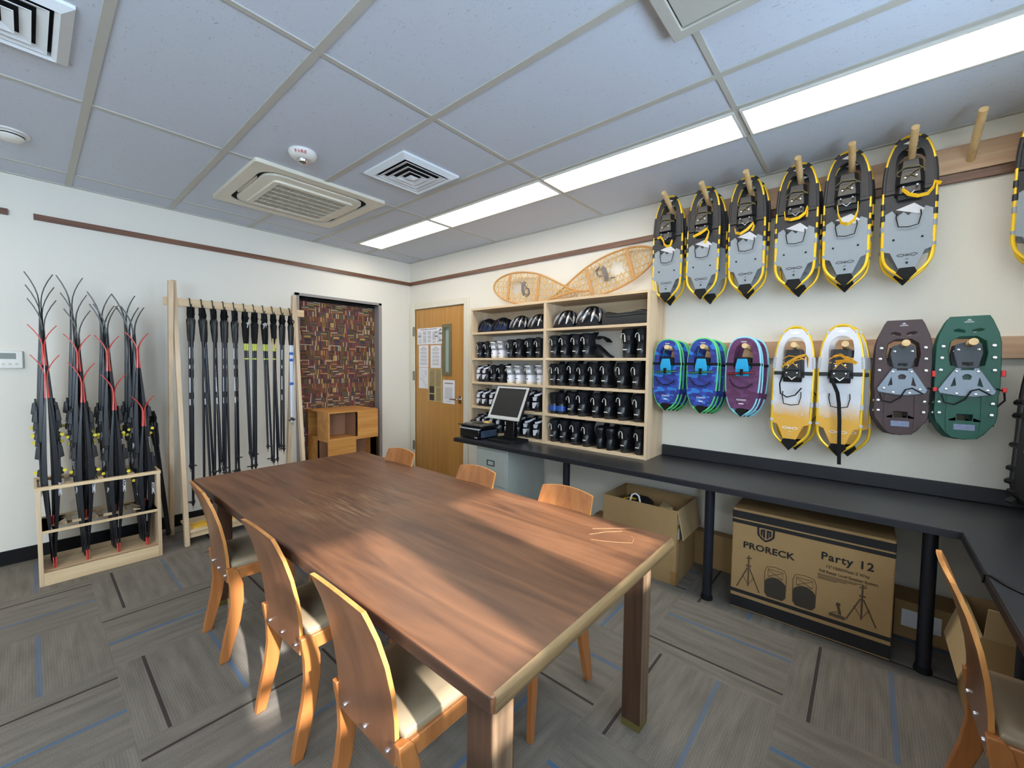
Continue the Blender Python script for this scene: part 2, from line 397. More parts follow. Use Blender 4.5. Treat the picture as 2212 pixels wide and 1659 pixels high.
def mat_books():
    m, n, l, p = nt('book_print_fabric')
    tc = N(n, 'ShaderNodeTexCoord'); sp = N(n, 'ShaderNodeSeparateXYZ'); l.new(tc.outputs['Object'], sp.inputs[0])
    mt = lambda *a: math_(n, l, *a)
    x, z = sp.outputs['X'], sp.outputs['Z']
    row = mt('FLOOR', mt('DIVIDE', z, .052))
    wr = N(n, 'ShaderNodeTexWhiteNoise', noise_dimensions='1D'); l.new(row, wr.inputs['W'])
    xs = mt('ADD', x, mt('MULTIPLY', wr.outputs['Value'], .09))
    colm = mt('FLOOR', mt('DIVIDE', xs, .064))
    # the printed repeat is about a third of a metre
    colr = mt('SUBTRACT', colm, mt('MULTIPLY', mt('FLOOR', mt('DIVIDE', colm, 5)), 5))
    rowr = mt('SUBTRACT', row, mt('MULTIPLY', mt('FLOOR', mt('DIVIDE', row, 7)), 7))
    cid = N(n, 'ShaderNodeCombineXYZ'); l.new(colr, cid.inputs[0]); l.new(rowr, cid.inputs[1])
    w1 = N(n, 'ShaderNodeTexWhiteNoise', noise_dimensions='2D'); l.new(cid.outputs[0], w1.inputs['Vector'])
    ori = mt('GREATER_THAN', w1.outputs['Value'], .45)
    tv = mt('DIVIDE', xs, mt('MULTIPLY_ADD', w1.outputs['Value'], .007, .008)); th = mt('DIVIDE', z, .0104)
    t = N(n, 'ShaderNodeMix'); t.data_type = 'FLOAT'; l.new(ori, t.inputs[0]); l.new(th, t.inputs[2]); l.new(tv, t.inputs[3]); t = t.outputs[0]
    ti = mt('FLOOR', t); tf = mt('SUBTRACT', t, ti)
    c3 = N(n, 'ShaderNodeCombineXYZ'); l.new(colr, c3.inputs[0]); l.new(rowr, c3.inputs[1]); l.new(ti, c3.inputs[2])
    w2 = N(n, 'ShaderNodeTexWhiteNoise', noise_dimensions='3D'); l.new(c3.outputs[0], w2.inputs['Vector'])
    cr = N(n, 'ShaderNodeValToRGB'); cr.color_ramp.interpolation = 'CONSTANT'
    cols = [(104,52,60),(70,44,48),(126,66,78),(50,52,72),(42,40,54),(98,70,48),(142,104,62),(176,142,86),(80,88,72),(62,72,60),(88,62,80),(112,60,48),(168,160,148),(70,48,40),(106,46,54)]
    el = cr.color_ramp.elements
    while len(el) < len(cols): el.new(1)
    for i, c in enumerate(cols): el[i].position = i/len(cols); el[i].color = lin(*c)
    l.new(w2.outputs['Value'], cr.inputs['Fac'])
    edge = mt('LESS_THAN', tf, .14)
    md = N(n, 'ShaderNodeMix', data_type='RGBA'); md.inputs['B'].default_value = lin(34,22,24)
    l.new(mt('MULTIPLY', edge, .8), md.inputs['Factor']); l.new(cr.outputs['Color'], md.inputs['A'])
    # bands across the spines
    band = mt('GREATER_THAN', mt('SINE', mt('MULTIPLY', mt('ADD', x, z), 520)), .82)
    m3 = N(n, 'ShaderNodeMix', data_type='RGBA'); m3.inputs['B'].default_value = lin(186,150,92)
    l.new(mt('MULTIPLY', band, .35), m3.inputs['Factor']); l.new(md.outputs['Result'], m3.inputs['A'])
    l.new(m3.outputs['Result'], p.inputs['Base Color'])
    p.inputs['Roughness'].default_value = .85; p.inputs['Specular IOR Level'].default_value = .2
    return m
M['books'] = mat_books()

def mat_gradient(name, ca, cb, z0, z1):
    """print that fades from ca (low) to cb (high) along the object's height"""
    m, n, l, p = nt(name)
    tc = N(n, 'ShaderNodeTexCoord'); sp = N(n, 'ShaderNodeSeparateXYZ'); l.new(tc.outputs['Object'], sp.inputs[0])
    no = N(n, 'ShaderNodeTexNoise'); no.inputs['Scale'].default_value = 14; l.new(tc.outputs['Object'], no.inputs['Vector'])
    h = math_(n, l, 'MULTIPLY_ADD', no.outputs['Fac'], .08, math_(n, l, 'SUBTRACT', sp.outputs['Z'], .04))
    mr = N(n, 'ShaderNodeMapRange'); mr.inputs['From Min'].default_value = z0; mr.inputs['From Max'].default_value = z1; l.new(h, mr.inputs['Value'])
    mx = N(n, 'ShaderNodeMix', data_type='RGBA'); mx.inputs['A'].default_value = lin(*ca); mx.inputs['B'].default_value = lin(*cb)
    l.new(mr.outputs['Result'], mx.inputs['Factor']); l.new(mx.outputs['Result'], p.inputs['Base Color']); p.inputs['Roughness'].default_value = .4
    return m
M['ywdeck'] = mat_gradient('white_to_yellow_deck', (222,168,62), (214,216,222), .20, .30)
def mat_camo(name, c0, c1, c2):
    m, n, l, p = nt(name)
    tc = N(n, 'ShaderNodeTexCoord'); mp = N(n, 'ShaderNodeMapping'); mp.inputs['Scale'].default_value = (26, 26, 44); l.new(tc.outputs['Object'], mp.inputs['Vector'])
    vo = N(n, 'ShaderNodeTexVoronoi', distance='CHEBYCHEV'); vo.inputs['Scale'].default_value = 1; l.new(mp.outputs['Vector'], vo.inputs['Vector'])
    cr = N(n, 'ShaderNodeValToRGB'); cr.color_ramp.interpolation = 'CONSTANT'; e = cr.color_ramp.elements
    e.new(.7); e[0].position = 0; e[1].position = .45; e[2].position = .8
    for i, c in enumerate((c0, c1, c2)): e[i].color = lin(*c)
    sx = N(n, 'ShaderNodeSeparateColor'); l.new(vo.outputs['Color'], sx.inputs[0]); l.new(sx.outputs[0], cr.inputs['Fac'])
    l.new(cr.outputs['Color'], p.inputs['Base Color']); p.inputs['Roughness'].default_value = .42
    return m
M['bluecamo'] = mat_camo('blue_patterned_deck', (34,48,128), (44,66,160), (36,118,200))
M['purplecamo'] = mat_camo('plum_patterned_deck', (88,42,84), (102,52,98), (84,38,72))

# ------------------------------------------------------------------ camera
F = 895.0
def camera():
    p, y, r = R(-2.85), R(49.4), R(.59)
    fwd = Vector((math.sin(y)*math.cos(p), math.cos(y)*math.cos(p), math.sin(p)))
    right = Vector((math.cos(y), -math.sin(y), 0)); up = right.cross(fwd)
    r2 = right*math.cos(r)+up*math.sin(r); u2 = -right*math.sin(r)+up*math.cos(r)
    m = Matrix((r2, u2, -fwd)).transposed().to_4x4(); m.translation = (0, 0, 1.44)
    cd = bpy.data.cameras.new('camera'); cd.sensor_fit = 'HORIZONTAL'; cd.sensor_width = 36; cd.lens = F/2212*36; cd.clip_start = .02
    o = bpy.data.objects.new('camera', cd); COL.objects.link(o); o.matrix_world = m; SC.camera = o
camera()

# ------------------------------------------------------------------ room
XB, YA, ZC = 3.223, 4.501, 2.705      # wall with shelves, wall with skis, ceiling
XL, YF = -3.0, -.97                   # the two walls behind the camera
struct(MB().bx(XL-.2, XB+.2, YF-.2, YA+.9, -.1, 0).build('floor', M['carpet']))
struct(MB().bx(XL-.2, XB+.2, YF-.2, YA+.9, ZC, ZC+.1).build('ceiling', M['ceil']))

AX0, AX1, AZ = 1.845, 2.775, 2.117    # curtained recess in the ski wall
w = MB(); w.bx(XL, AX0, YA, YA+.15, 0, ZC); w.bx(AX1, XB, YA, YA+.15, 0, ZC); w.bx(AX0, AX1, YA, YA+.15, AZ, ZC)
w.bx(AX0-.05, AX1+.05, YA+.75, YA+.8, 0, ZC); w.bx(AX0-.05, AX0, YA+.15, YA+.75, 0, ZC); w.bx(AX1, AX1+.05, YA+.15, YA+.75, 0, ZC)
struct(w.build('wall_back', M['wall']))
# right wall with a real door opening
DY0, DY1, DZ = 3.475, 4.395, 2.105
w = MB(); w.bx(XB, XB+.15, YF, DY0, 0, ZC); w.bx(XB, XB+.15, DY1, YA+.15, 0, ZC); w.bx(XB, XB+.15, DY0, DY1, DZ, ZC)
struct(w.build('wall_right', M['wall']))
# front wall (behind the camera): daylight windows, one high pane that lets the sun through
wins = [(-2.5,-.98,.95,2.3), (.13,.585,1.37,2.06), (.93,1.38,1.37,2.06), (1.72,2.15,1.25,2.2)]
w = MB(); x = XL
for a, b, z0, z1 in wins:
    w.bx(x, a, YF-.15, YF, 0, ZC); w.bx(a, b, YF-.15, YF, 0, z0); w.bx(a, b, YF-.15, YF, z1, ZC); x = b
w.bx(x, XB+.15, YF-.15, YF, 0, ZC)
struct(w.build('wall_front', M['wall']))
for i, (a, b, z0, z1) in enumerate(wins):
    g = MB()
    g.bx(a, a+.02, YF-.1, YF-.05, z0, z1); g.bx(b-.02, b, YF-.1, YF-.05, z0, z1)
    g.bx(a, b, YF-.1, YF-.05, z0, z0+.02); g.bx(a, b, YF-.1, YF-.05, z1-.02, z1)
    if i in (1, 2): g.bx(a, b, YF-.1, YF-.05, 1.505, 1.55)
    else: g.bx((a+b)/2-.02, (a+b)/2+.02, YF-.1, YF-.05, z0, z1)
    struct(g.build('window_%d' % (i+1), M['white']))
# unseen slab added outside to keep the sun out of the worktop window
struct(MB().bx(1.37, 4.2, YF-2.9, YF-.15, 2.5, 2.6).build('sun_blocker', M['white']))
struct(MB().bx(XL-.15, XL, YF-.15, YA+.15, 0, ZC).build('wall_left', M['wall']))
# picture rails
t = MB(); t.bx(.055, XB-.02, YA-.022, YA, 2.415, 2.455); t.bx(-3, -.06, YA-.022, YA, 2.415, 2.455)
struct(t.build('trim_1', M['trimwoodx']))
struct(MB().bx(XB-.022, XB, YF, YA, 2.415, 2.455).build('trim_2', M['trimwood']))
b = MB(); b.bx(XL, AX0-.05, YA-.014, YA, 0, .1); b.bx(AX1+.04, XB, YA-.014, YA, 0, .1)
struct(b.build('baseboard_back', M['blackmatte'], bevel=.003))
struct(MB().bx(XB-.014, XB, YF, 3.38, 0, .1).build('baseboard_right', M['blackmatte'], bevel=.003))
# grey jamb of the recess
j = MB(); j.bx(AX0-.045, AX0, YA-.012, YA+.1, 0, AZ+.03); j.bx(AX1-.012, AX1+.028, YA-.012, YA+.1, 0, AZ+.03); j.bx(AX0-.045, AX1+.028, YA-.012, YA+.1, AZ, AZ+.03)
struct(j.build('trim_3', M['curtainframe'], bevel=.003))
# door frame
j = MB(); j.bx(XB-.018, XB+.1, DY0-.08, DY0, 0, DZ+.07); j.bx(XB-.018, XB+.1, DY1, DY1+.085, 0, DZ+.07); j.bx(XB-.018, XB+.1, DY0, DY1, DZ, DZ+.07)
struct(j.build('trim_4', M['cream'], bevel=.004))
# door leaf
d = bpy.data.objects.new('door_1', None); COL.objects.link(d); struct(d)
LY0, LY1, LZ0, LZ1 = 3.70, 3.865, 1.29, 1.895
slab = MB(); slab.plate([(DY0+.004, .01), (DY1-.004, .01), (DY1-.004, DZ-.004), (DY0+.004, DZ-.004)], [[(LY0+.03, LZ0+.03), (LY0+.03, LZ1-.03), (LY1-.03, LZ1-.03), (LY1-.03, LZ0+.03)]], (XB+.028, 0, 0), (0,1,0), (0,0,1), .045)
slab.build('door_leaf', M['doorwood'], d)
f = MB(); f.plate([(LY0, LZ0), (LY1, LZ0), (LY1, LZ1), (LY0, LZ1)], [[(LY0+.042, LZ0+.042), (LY0+.042, LZ1-.042), (LY1-.042, LZ1-.042), (LY1-.042, LZ0+.042)]], (XB, 0, 0), (0,1,0), (0,0,1), .014)
fo = f.build('vision_frame', M['olive'], d, bevel=.003)
MB().bx(XB+.024, XB+.03, LY0+.03, LY1-.03, LZ0+.03, LZ1-.03).build('pane', M['glass'], fo)
h = MB(); h.lathe([(.027,0),(.027,.012),(.012,.014),(.012,.05)], (XB+.005,3.545,1.015), 16, 'x')
h2 = MB(); h2.v = []; h2.bx(XB-.006, XB+.006, 3.52, 3.57, .97, 1.06); h2.cyl((XB-.002,3.545,1.02), (XB-.052,3.545,1.02), .009); h2.tube([(XB-.052,3.545,1.02),(XB-.055,3.58,1.02),(XB-.055,3.665,1.018)], .0085, 10)
h2.build('door_handle', M['chrome'], d, bevel=.002)
for z in (.38, 1.27, 1.83):
    hh = MB(); hh.cyl((XB-.022,DY1+.005,z-.06), (XB-.022,DY1+.005,z+.06), .009, 10); hh.bx(XB-.021, XB-.016, DY1-.012, DY1+.03, z-.055, z+.055)
    hh.build('hinge', M['hinge'], d)

# ceiling grid: bars hang flush under the tiles
g = MB(); LXS = [-2.79+.6*i for i in range(0)]
xs = [XL+.2, -1.58, -.98, -.375, .228, .808, 1.400, 1.997, 2.605]
ys = [-.66, .545, 1.757, 2.99, 4.20]
for x in xs: g.bx(x-.0165, x+.0165, YF, YA, ZC-.006, ZC)
for y in ys: g.bx(XL, XB, y-.012, y+.012, ZC-.005, ZC)
g.bx(2.30-.012, 2.30+.012, YF, 4.2, ZC-.0055, ZC)
g.bx(XL, XB, YA-.02, YA, ZC-.008, ZC); g.bx(XB-.02, XB, YF, YA, ZC-.008, ZC)
struct(g.build('trim_5', M['grid']))

# ceiling lights: one continuous run of four lenses, plus an unseen run added to brighten the left half
LL = ['brightest lens', '', '', '']
runs = [(-.64,.52), (.57,1.735), (1.78,2.965), (3.015,4.15)]
nm = ['ceiling light over the peg wall, nearest the camera in the run','ceiling light lens second nearest the camera, above the first snowshoes','ceiling light lens third from the camera, beside the square vent','ceiling light lens at the far end of the run, near the room corner']
def lamp(x0, x1, y0, y1, label):
    t = thing('ceiling_light', label, 'light', ((x0+x1)/2, (y0+y1)/2, ZC), 0, 'recessed strip lights in the ceiling')
    cx, cy = (x1-x0)/2, (y1-y0)/2
    a = MB(); a.plate([(-cx-.012,-cy-.012),(cx+.012,-cy-.012),(cx+.012,cy+.012),(-cx-.012,cy+.012)], [[(-cx,-cy),(-cx,cy),(cx,cy),(cx,-cy)]], (0,0,-.006), (1,0,0), (0,1,0), .012)
    a.build('frame', M['white'], t)
    MB().bx(-cx, cx, -cy, cy, -.006, -.002).build('diffuser', M['light'], t)
for (y0, y1), s in zip(runs, nm): lamp(2.335, 2.59, y0, y1, s)
for (y0, y1), q in zip(runs, ('near','second','third','far')):
    lamp(-1.56, -1.30, y0, y1, 'unseen ceiling light lens added for fill, %s one' % q)

# ------------------------------------------------------------------ ceiling fittings
def vent(cx, cy, hw, label):
    t = thing('ceiling_vent', label, 'vent', (cx, cy, ZC), 0, 'square ceiling vents')
    def sq(a, z): return [(-a,-a,z),(a,-a,z),(a,a,z),(-a,a,z)]
    fr = MB(); fr.loft([sq(hw,0), sq(hw,-.012), sq(hw-.035,-.03), sq(hw-.05,-.02), sq(hw-.05,-.001)], cap=False); fr.build('frame', M['vent'], t, angle=20)
    MB().bx(-hw+.04, hw-.04, -hw+.04, hw-.04, -.004, -.001).build('throat', M['darkvoid'], t)
    a = hw-.062; k = 0
    lv = MB()
    while a > .05:
        lv.loft([sq(a-.03,-.014-.002*k), sq(a,-.026-.003*k), sq(a,-.023-.003*k), sq(a-.027,-.012-.002*k)], closed=True)
        a -= .042; k += 1
    lv.loft([sq(a,-.028), sq(a*.3,-.04)], cap=True)
    lv.build('louver', M['vent'], t, angle=20)
vent(1.718, 2.378, .222, 'square white louvred ceiling vent between the air conditioner and the lights')
vent(-.075, 2.437, .225, 'square white louvred ceiling vent cut by the top left frame edge')

t = thing('cassette_air_conditioner', 'cream ceiling cassette air conditioner with slotted grille', 'air conditioner', (1.415, 3.40, ZC))
def rrect(hx, hy, r, n=6):
    pts = []
    for cx, cy, a0 in ((hx-r,hy-r,0),(-hx+r,hy-r,90),(-hx+r,-hy+r,180),(hx-r,-hy+r,270)):
        for i in range(n+1):
            a = R(a0+90*i/n); pts.append((cx+r*math.cos(a), cy+r*math.sin(a)))
    return pts
P3 = lambda pts, z: [(a, b, z) for a, b in pts]
a = MB(); a.plate(rrect(.46,.465,.02), [rrect(.385,.39,.12)[::-1]], (0,0,-.012), (1,0,0), (0,1,0), .024); a.build('panel', M['cream'], t, bevel=.006)
a = MB(); a.plate(rrect(.387,.392,.12), [rrect(.345,.35,.09)[::-1]], (0,0,-.006), (1,0,0), (0,1,0), .008); a.build('air_slot', M['darkvoid'], t)
a = MB(); a.loft([P3(rrect(.352,.357,.1),-.004), P3(rrect(.35,.355,.1),-.026), P3(rrect(.315,.32,.05),-.032)]); a.build('inner_panel', M['cream'], t)
for sx, sy, rz in ((0,1,0),(0,-1,0),(1,0,1),(-1,0,1)):
    v = MB()
    L = .2
    rings = []
    for u in [-1+.2*i for i in range(11)]:
        wd = .017*math.sqrt(max(0.02, 1-u**4))
        c = (u*L, sy*.366, -.012) if not rz else (sx*.366, u*L, -.012)
        ring = []
        for k in range(8):
            q = 2*PI*k/8
            ring.append((c[0], c[1]+wd*math.cos(q), c[2]+.008*math.sin(q)) if not rz else (c[0]+wd*math.cos(q), c[1], c[2]+.008*math.sin(q)))
        rings.append(ring)
    v.loft(rings); v.build('air_vane', M['bone'], t)
a = MB(); a.plate(rrect(.285,.29,.03), [rrect(.25,.255,.01)[::-1]], (0,0,-.038), (1,0,0), (0,1,0), .016); gr = a.build('intake_frame', M['cream'], t, bevel=.004)
a = MB()
for i in range(1, 44): a.bx(-.25+.5*i/44-.0022, -.25+.5*i/44+.0022, -.255, .255, -.042, -.036)
for i in range(1, 6): a.bx(-.25, .25, -.255+.51*i/6-.005, -.255+.51*i/6+.005, -.044, -.035)
a.build('grille', M['bone'], t)
MB().bx(-.25, .25, -.255, .255, -.033, -.031).build('filter', M['inkgrey'], t)

t = thing('fire_alarm', 'round white ceiling fire alarm lettered FIRE in red', 'fire alarm', (1.122, 2.652, ZC))
a = MB(); a.lathe([(.076,0),(.079,-.012),(.07,-.03),(.05,-.042),(.034,-.044)], n=32); a.build('housing', M['white'], t, angle=50)
a = MB(); a.lathe([(.032,-.042),(.032,-.05),(.026,-.062),(.012,-.068)], n=20); a.build('strobe_lens', M['chrome'], t)
a = MB(); a.text('FIRE', .03, (-.003,-.055,-.0368), Vector((.643,-.766,0))*1, Vector((.64,.53,-.45)).normalized()*-1*-1, bold=.0008, align='CENTER', lift=.0)
a.v = []; a.f = []; a.mi = []
# lettering wraps the side that faces the room
for i, ch in enumerate('FIRE'):
    ang = R(210+12*(i-1.5)+29)
    rad = Vector((math.cos(ang), math.sin(ang), 0)); tang = Vector((-math.sin(ang), math.cos(ang), 0))
    up = (rad*-.0+Vector((0,0,1))*.75+rad*.6).normalized()
    nrm = tang.cross(up)
    a.text(ch, .024, rad*.0755+Vector((0,0,-.034)), tang, up, bold=.0006, align='CENTER', lift=.004)
a.build('lettering', M['redtext'], t)
t = thing('smoke_detector', 'white smoke detector on the ceiling above the thermostat', 'smoke detector', (-.03, 3.70, ZC))
a = MB(); a.lathe([(.078,0),(.078,-.008),(.06,-.012)], n=28); a.build('base', M['white'], t)
a = MB(); a.lathe([(.056,-.012),(.058,-.03),(.045,-.042),(.02,-.046)], n=28); a.build('sensor_head', M['white'], t)
a = MB(); a.lathe([(.0585,-.018),(.0585,-.024)], n=28); a.build('sensor_slot', M['blackmatte'], t)

t = thing('ceiling_panel', 'grey metal access panel on the ceiling at the top frame edge', 'ceiling panel', (1.35, .31, ZC))
a = MB(); a.plate([(-.305,-.305),(.305,-.305),(.305,.305),(-.305,.305)], [[(-.262,-.262),(-.262,.262),(.262,.262),(.262,-.262)]], (0,0,-.015), (1,0,0), (0,1,0), .03); a.build('frame', M['grid'], t, bevel=.003)
a = MB(); a.bx(-.258,.258,-.258,.258,-.024,-.004); a.build('face', M['grid'], t, bevel=.003)
MB().bx(.08,.09,-.1,.19,-.0255,-.02).build('slot', M['blackmatte'], t)

t = thing('thermostat', 'white wall thermostat with small grey display', 'thermostat', (-.083, YA, 1.43))
a = MB(); a.bx(-.06,.06,-.026,0,-.062,.062); a.build('housing', M['white'], t, bevel=.006)
MB().bx(-.045,.028,-.0275,-.02,.005,.045).build('display', M['lcd'], t, bevel=.001)
for x in (-.03,0,.03): MB().lathe([(.008,-.029),(.008,-.024)], (x,0,-.03), 12, 'y').build('button', M['bone'], t)

# ------------------------------------------------------------------ worktop
CZ, CX, CT = .74, 2.59, .038
t = thing('worktop', 'long charcoal laminate worktop running under the boot shelves and pegs', 'worktop', (0,0,0))
a = MB(); a.plate([(CX,2.93),(XB,2.93),(XB,YF),(-.2,YF),(-.2,-.337),(CX,-.337)][::-1], [], (0,0,CZ-CT/2), (1,0,0), (0,1,0), CT)
a.build('slab', M['counter'], t, bevel=.006)
a = MB(); a.bx(CX-.004, CX+.002, -.335, 2.93, CZ-CT, CZ-.008); a.bx(CX-.004, 3.2, 2.928, 2.934, CZ-CT, CZ-.008); a.bx(-.2, CX, -.339, -.333, CZ-CT, CZ-.008)
a.build('edge_band', M['counteredge'], t)
a = MB(); a.bx(XB-.02, XB, YF, 1.195, CZ, CZ+.082); a.bx(-.2, XB-.02, YF, YF+.02, CZ, CZ+.082)
a.build('backsplash', M['counteredge'], t, bevel=.004)
for x, y in ((2.69,.70),(2.72,-.255),(2.69,1.74),(2.06,-.43),(.3,-.45)):
    a = MB(); a.cyl((x,y,.02), (x,y,CZ-CT), .0275, 20); lg = a.build('leg', M['steelblue'], t)
    a = MB(); a.lathe([(.034,0),(.034,.012),(.0285,.03)], (x,y,0), 20); a.build('foot', M['blackmatte'], lg)
t = thing('filing_cabinet', 'pale grey two drawer filing cabinet under the worktop end', 'filing cabinet', (2.66, 2.52, 0))
a = MB(); a.bx(.012,.54,-.19,.19,.02,.685); a.build('body', M['filing'], t, bevel=.004)
for z0, z1 in ((.04,.345),(.352,.66)):
    a = MB(); a.bx(0,.02,-.17,.17,z0,z1); dr = a.build('drawer', M['filing'], t, bevel=.003)
    zc = z1-.11
    a = MB(); a.plate([(-.045,zc-.025),(.045,zc-.025),(.045,zc+.025),(-.045,zc+.025)], [[(-.037,zc-.018),(-.037,zc+.018),(.037,zc+.018),(.037,zc-.018)]], (-.003,0,0), (0,1,0), (0,0,1), .006); a.build('label_holder', M['inkdark'], dr)
a = MB(); a.bx(.03,.52,-.18,.18,0,.02); a.build('plinth', M['blackmatte'], t)

# ------------------------------------------------------------------ boot shelves
SX, SY0, SY1, SYM = 2.919, 1.203, 3.06, 2.137
t = thing('boot_shelf', 'tall pale maple double-bay shelf unit of ski boots', 'shelf unit', (0,0,0))
D = XB-.003
for y0, y1, nme in ((SY0,SY0+.022,'side_panel'),(SY1-.022,SY1,'side_panel'),(SYM-.013,SYM+.013,'divider')):
    MB().bx(SX, D, y0, y1, CZ, 1.962).build(nme, M['maplez'], t, bevel=.0015)
MB().bx(SX-.001, D, SY0-.001, SY1+.001, 1.962, 1.984).build('top_board', M['maple'], t, bevel=.0015)
SH = [CZ+.022, 1.008, 1.252, 1.490, 1.744]
for i, z in enumerate(SH):
    for y0, y1 in ((SY0+.022,SYM-.013),(SYM+.013,SY1-.022)):
        MB().bx(SX+.001, D, y0, y1, z-.021, z).build('shelf', M['maple'], t, bevel=.001)
MB().bx(D-.006, D, SY0+.02, SY1-.02, 1.744, 1.962).build('back_panel', M['maple'], t)

# boots: heel towards the room, toe towards the wall (local +X)
def ring(z, xb, xf, hw, n=20, toe=.75):
    pts = []; cx = (xb+xf)/2; a = (xf-xb)/2
    for k in range(n):
        q = 2*PI*k/n; c, s = math.cos(q), math.sin(q)
        x = cx+a*math.copysign(abs(c)**.8, c); wv = hw*math.copysign(abs(s)**.75, s)
        if c > 0: wv *= 1-.28*c*c
        else: wv *= 1-.10*c*c
        pts.append((x, wv, z))
    return pts
def boot_proto(kind):
    t = thing('ski_boot', 'boot', 'boot')
    A = dict(black=('bootblack','bootfab','bootsole'), white=('bootwhite','bootgrey','bootsolewhite'), two=('bootblack','bootfab','bootsole'), blue=('bootblack','bootfab','bootsole'), plain=('bootblack','bootblack','rubber'))[kind]
    s = MB(); s.loft([ring(0,.004,.272,.036), ring(.008,0,.276,.040), ring(.024,0,.274,.040)])
    for y in (-.018,.018): s.bx(.002,.05,y-.010,y+.010,-.004,.012) if False else None
    s.build('sole', M[A[2]], t)
    u = MB(); u.loft([ring(.022,.001,.268,.0395), ring(.045,-.003,.262,.042), ring(.07,.002,.225,.041), ring(.092,.008,.18,.038), ring(.106,.012,.15,.035)])
    up = u.build('shell', M[A[0]], t, angle=50)
    c = MB(); c.loft([ring(.096,.006,.165,.039), ring(.115,.006,.142,.040), ring(.14,.002,.128,.041), ring(.17,-.004,.122,.043), ring(.188,-.002,.128,.042), ring(.198,.008,.12,.036), ring(.192,.018,.108,.028), ring(.15,.02,.10,.026)])
    cu = c.build('cuff', M[A[1]], t, angle=60)
    h = MB(); h.loft([ring(.118,-.001,.05,.030), ring(.150,-.006,.045,.031)]) ; h.build('heel_cup', M[A[0]], t, angle=50)
    tg = MB(); tg.ribbon([(.12,0,.15),(.145,0,.185),(.165,0,.205),(.17,0,.212)], .05, .006, (0,1,0)); tg.build('tongue', M[A[1]], t)
    if kind in ('black','white'):
        p = MB(); p.ribbon([(-.006,0,.108),(-.0085,.0,.133),(-.0115,0,.152)], .0065, .002, (0,1,0))
        p.ribbon([(-.012,-.001,.150),(-.016,.002,.160),(-.02,.008,.164),(-.024,.014,.158),(-.024,.018,.144),(-.022,.019,.134)], .009, .0025, (.55,.2,0))
        p.build('pull_loop', M['loop'], t)
        q = MB()
        for i, y in enumerate((-.010,-.003,.004,.011)): q.bx(-.0056,-.002,y-.0018,y+.0022,.052,.060)
        q.build('size_mark', M['loop'] if kind == 'black' else M['inkdark'], up)
    if kind == 'white':
        q = MB(); q.ribbon([(.0,-.034,.186),(-.006,-.02,.188),(-.008,0,.188),(-.006,.02,.188),(0,.034,.186)], .012, .003, (0,0,1)); q.build('collar_band', M['loop'], cu)
    if kind == 'two':
        q = MB(); q.ribbon([(.10,-.045,.196),(.05,-.0475,.192),(.012,-.036,.176),(-.004,-.012,.166),(-.006,.012,.160)], .020, .003, (0,0,1)); q.build('collar_flash', M['bootwhite'], cu)
        q = MB(); q.loft([[(-.010,-.022,.150),(-.010,.030,.146),(-.009,.026,.108),(-.009,-.006,.110)],[(.01,-.022,.150),(.01,.030,.146),(.01,.026,.108),(.01,-.006,.110)]]); q.build('ankle_panel', M['bootwhite'], cu)
        q = MB(); q.loft([[(-.0085,-.020,.096),(-.0085,.034,.090),(-.008,.032,.034),(-.0085,.010,.034)],[(.012,-.020,.096),(.012,.037,.090),(.01,.035,.034),(.012,.010,.034)]]); q.build('heel_panel', M['bootwhite'], up)
    if kind == 'blue':
        q = MB(); q.loft([ring(.03,-.007,.08,.045), ring(.078,-.004,.07,.0425)]); q.build('blue_heel', M['bootblue'], up, angle=60)
    return t
PROTO = {k: boot_proto(k) for k in ('black','white','two','blue','plain')}
USED = set()
DESC = dict(black='black ski boot with white heel loop', white='white and grey ski boot', two='black and white striped ski boot', blue='black ski boot with blue toe', plain='plain black ankle boot without a loop')
def boot(kind, y, z, scale, label, grp, rz=0., dx=0.):
    p = PROTO[kind]
    o = p if kind not in USED else dup(p); USED.add(kind)
    if o is p: KIDS[p] = kids(p); 
    o.location = (SX+.022+dx, y, z); o.rotation_euler = (0, 0, rz); o.scale = (scale*.98, scale*1.08, scale)
    tag(o, label, 'boot', grp); return o
for k, p in PROTO.items():
    for c in [p]+kids(p): KIDS[c] = kids(c)
# (kind, y, scale) from the divider outwards for the right bay, from the door side for the left bay
RB = {3: ('b 2.07 .98','b 1.965 1','b 1.85 1','b 1.755 1.02','b 1.40 1.12','b 1.285 1.12'),
      2: ('b 2.075 .96','b 2.0 .96','b 1.885 1.03','b 1.79 .96','b 1.68 1','b 1.575 1.04','b 1.44 1.02','b 1.32 1.02'),
      1: ('u 2.07 .92','u 1.99 .92','b 1.885 .98','b 1.785 1.05','b 1.655 .98','b 1.55 1','b 1.43 1.08','b 1.30 1.04'),
      0: ('b 2.065 .98','b 1.965 1','b 1.845 1.02','b 1.735 1.0','p 1.615 .9','p 1.525 .9','b 1.405 1.02','b 1.285 1.0')}
LB = {3: ('b 2.975 .82','b 2.875 .82','w 2.785 .80','w 2.695 .82','b 2.575 .88','b 2.475 .88','b 2.345 .92','b 2.235 .90'),
      2: ('t 2.965 .82','t 2.885 .80','b 2.785 .84','b 2.69 .86','w 2.575 .84','w 2.475 .86','w 2.345 .88','w 2.225 .90'),
      1: ('t 2.965 .80','t 2.885 .80','t 2.79 .82','t 2.69 .82','t 2.58 .84','t 2.475 .84','t 2.355 .86','t 2.245 .90'),
      0: ('t 2.965 .80','t 2.885 .80','t 2.79 .82','t 2.69 .82','t 2.58 .84','t 2.47 .86','t 2.35 .88','t 2.235 .90')}
KK = dict(b='black', w='white', t='two', u='blue', p='plain')
LV = {3: 'second shelf down', 2: 'third shelf down', 1: 'fourth shelf down', 0: 'bottom shelf'}
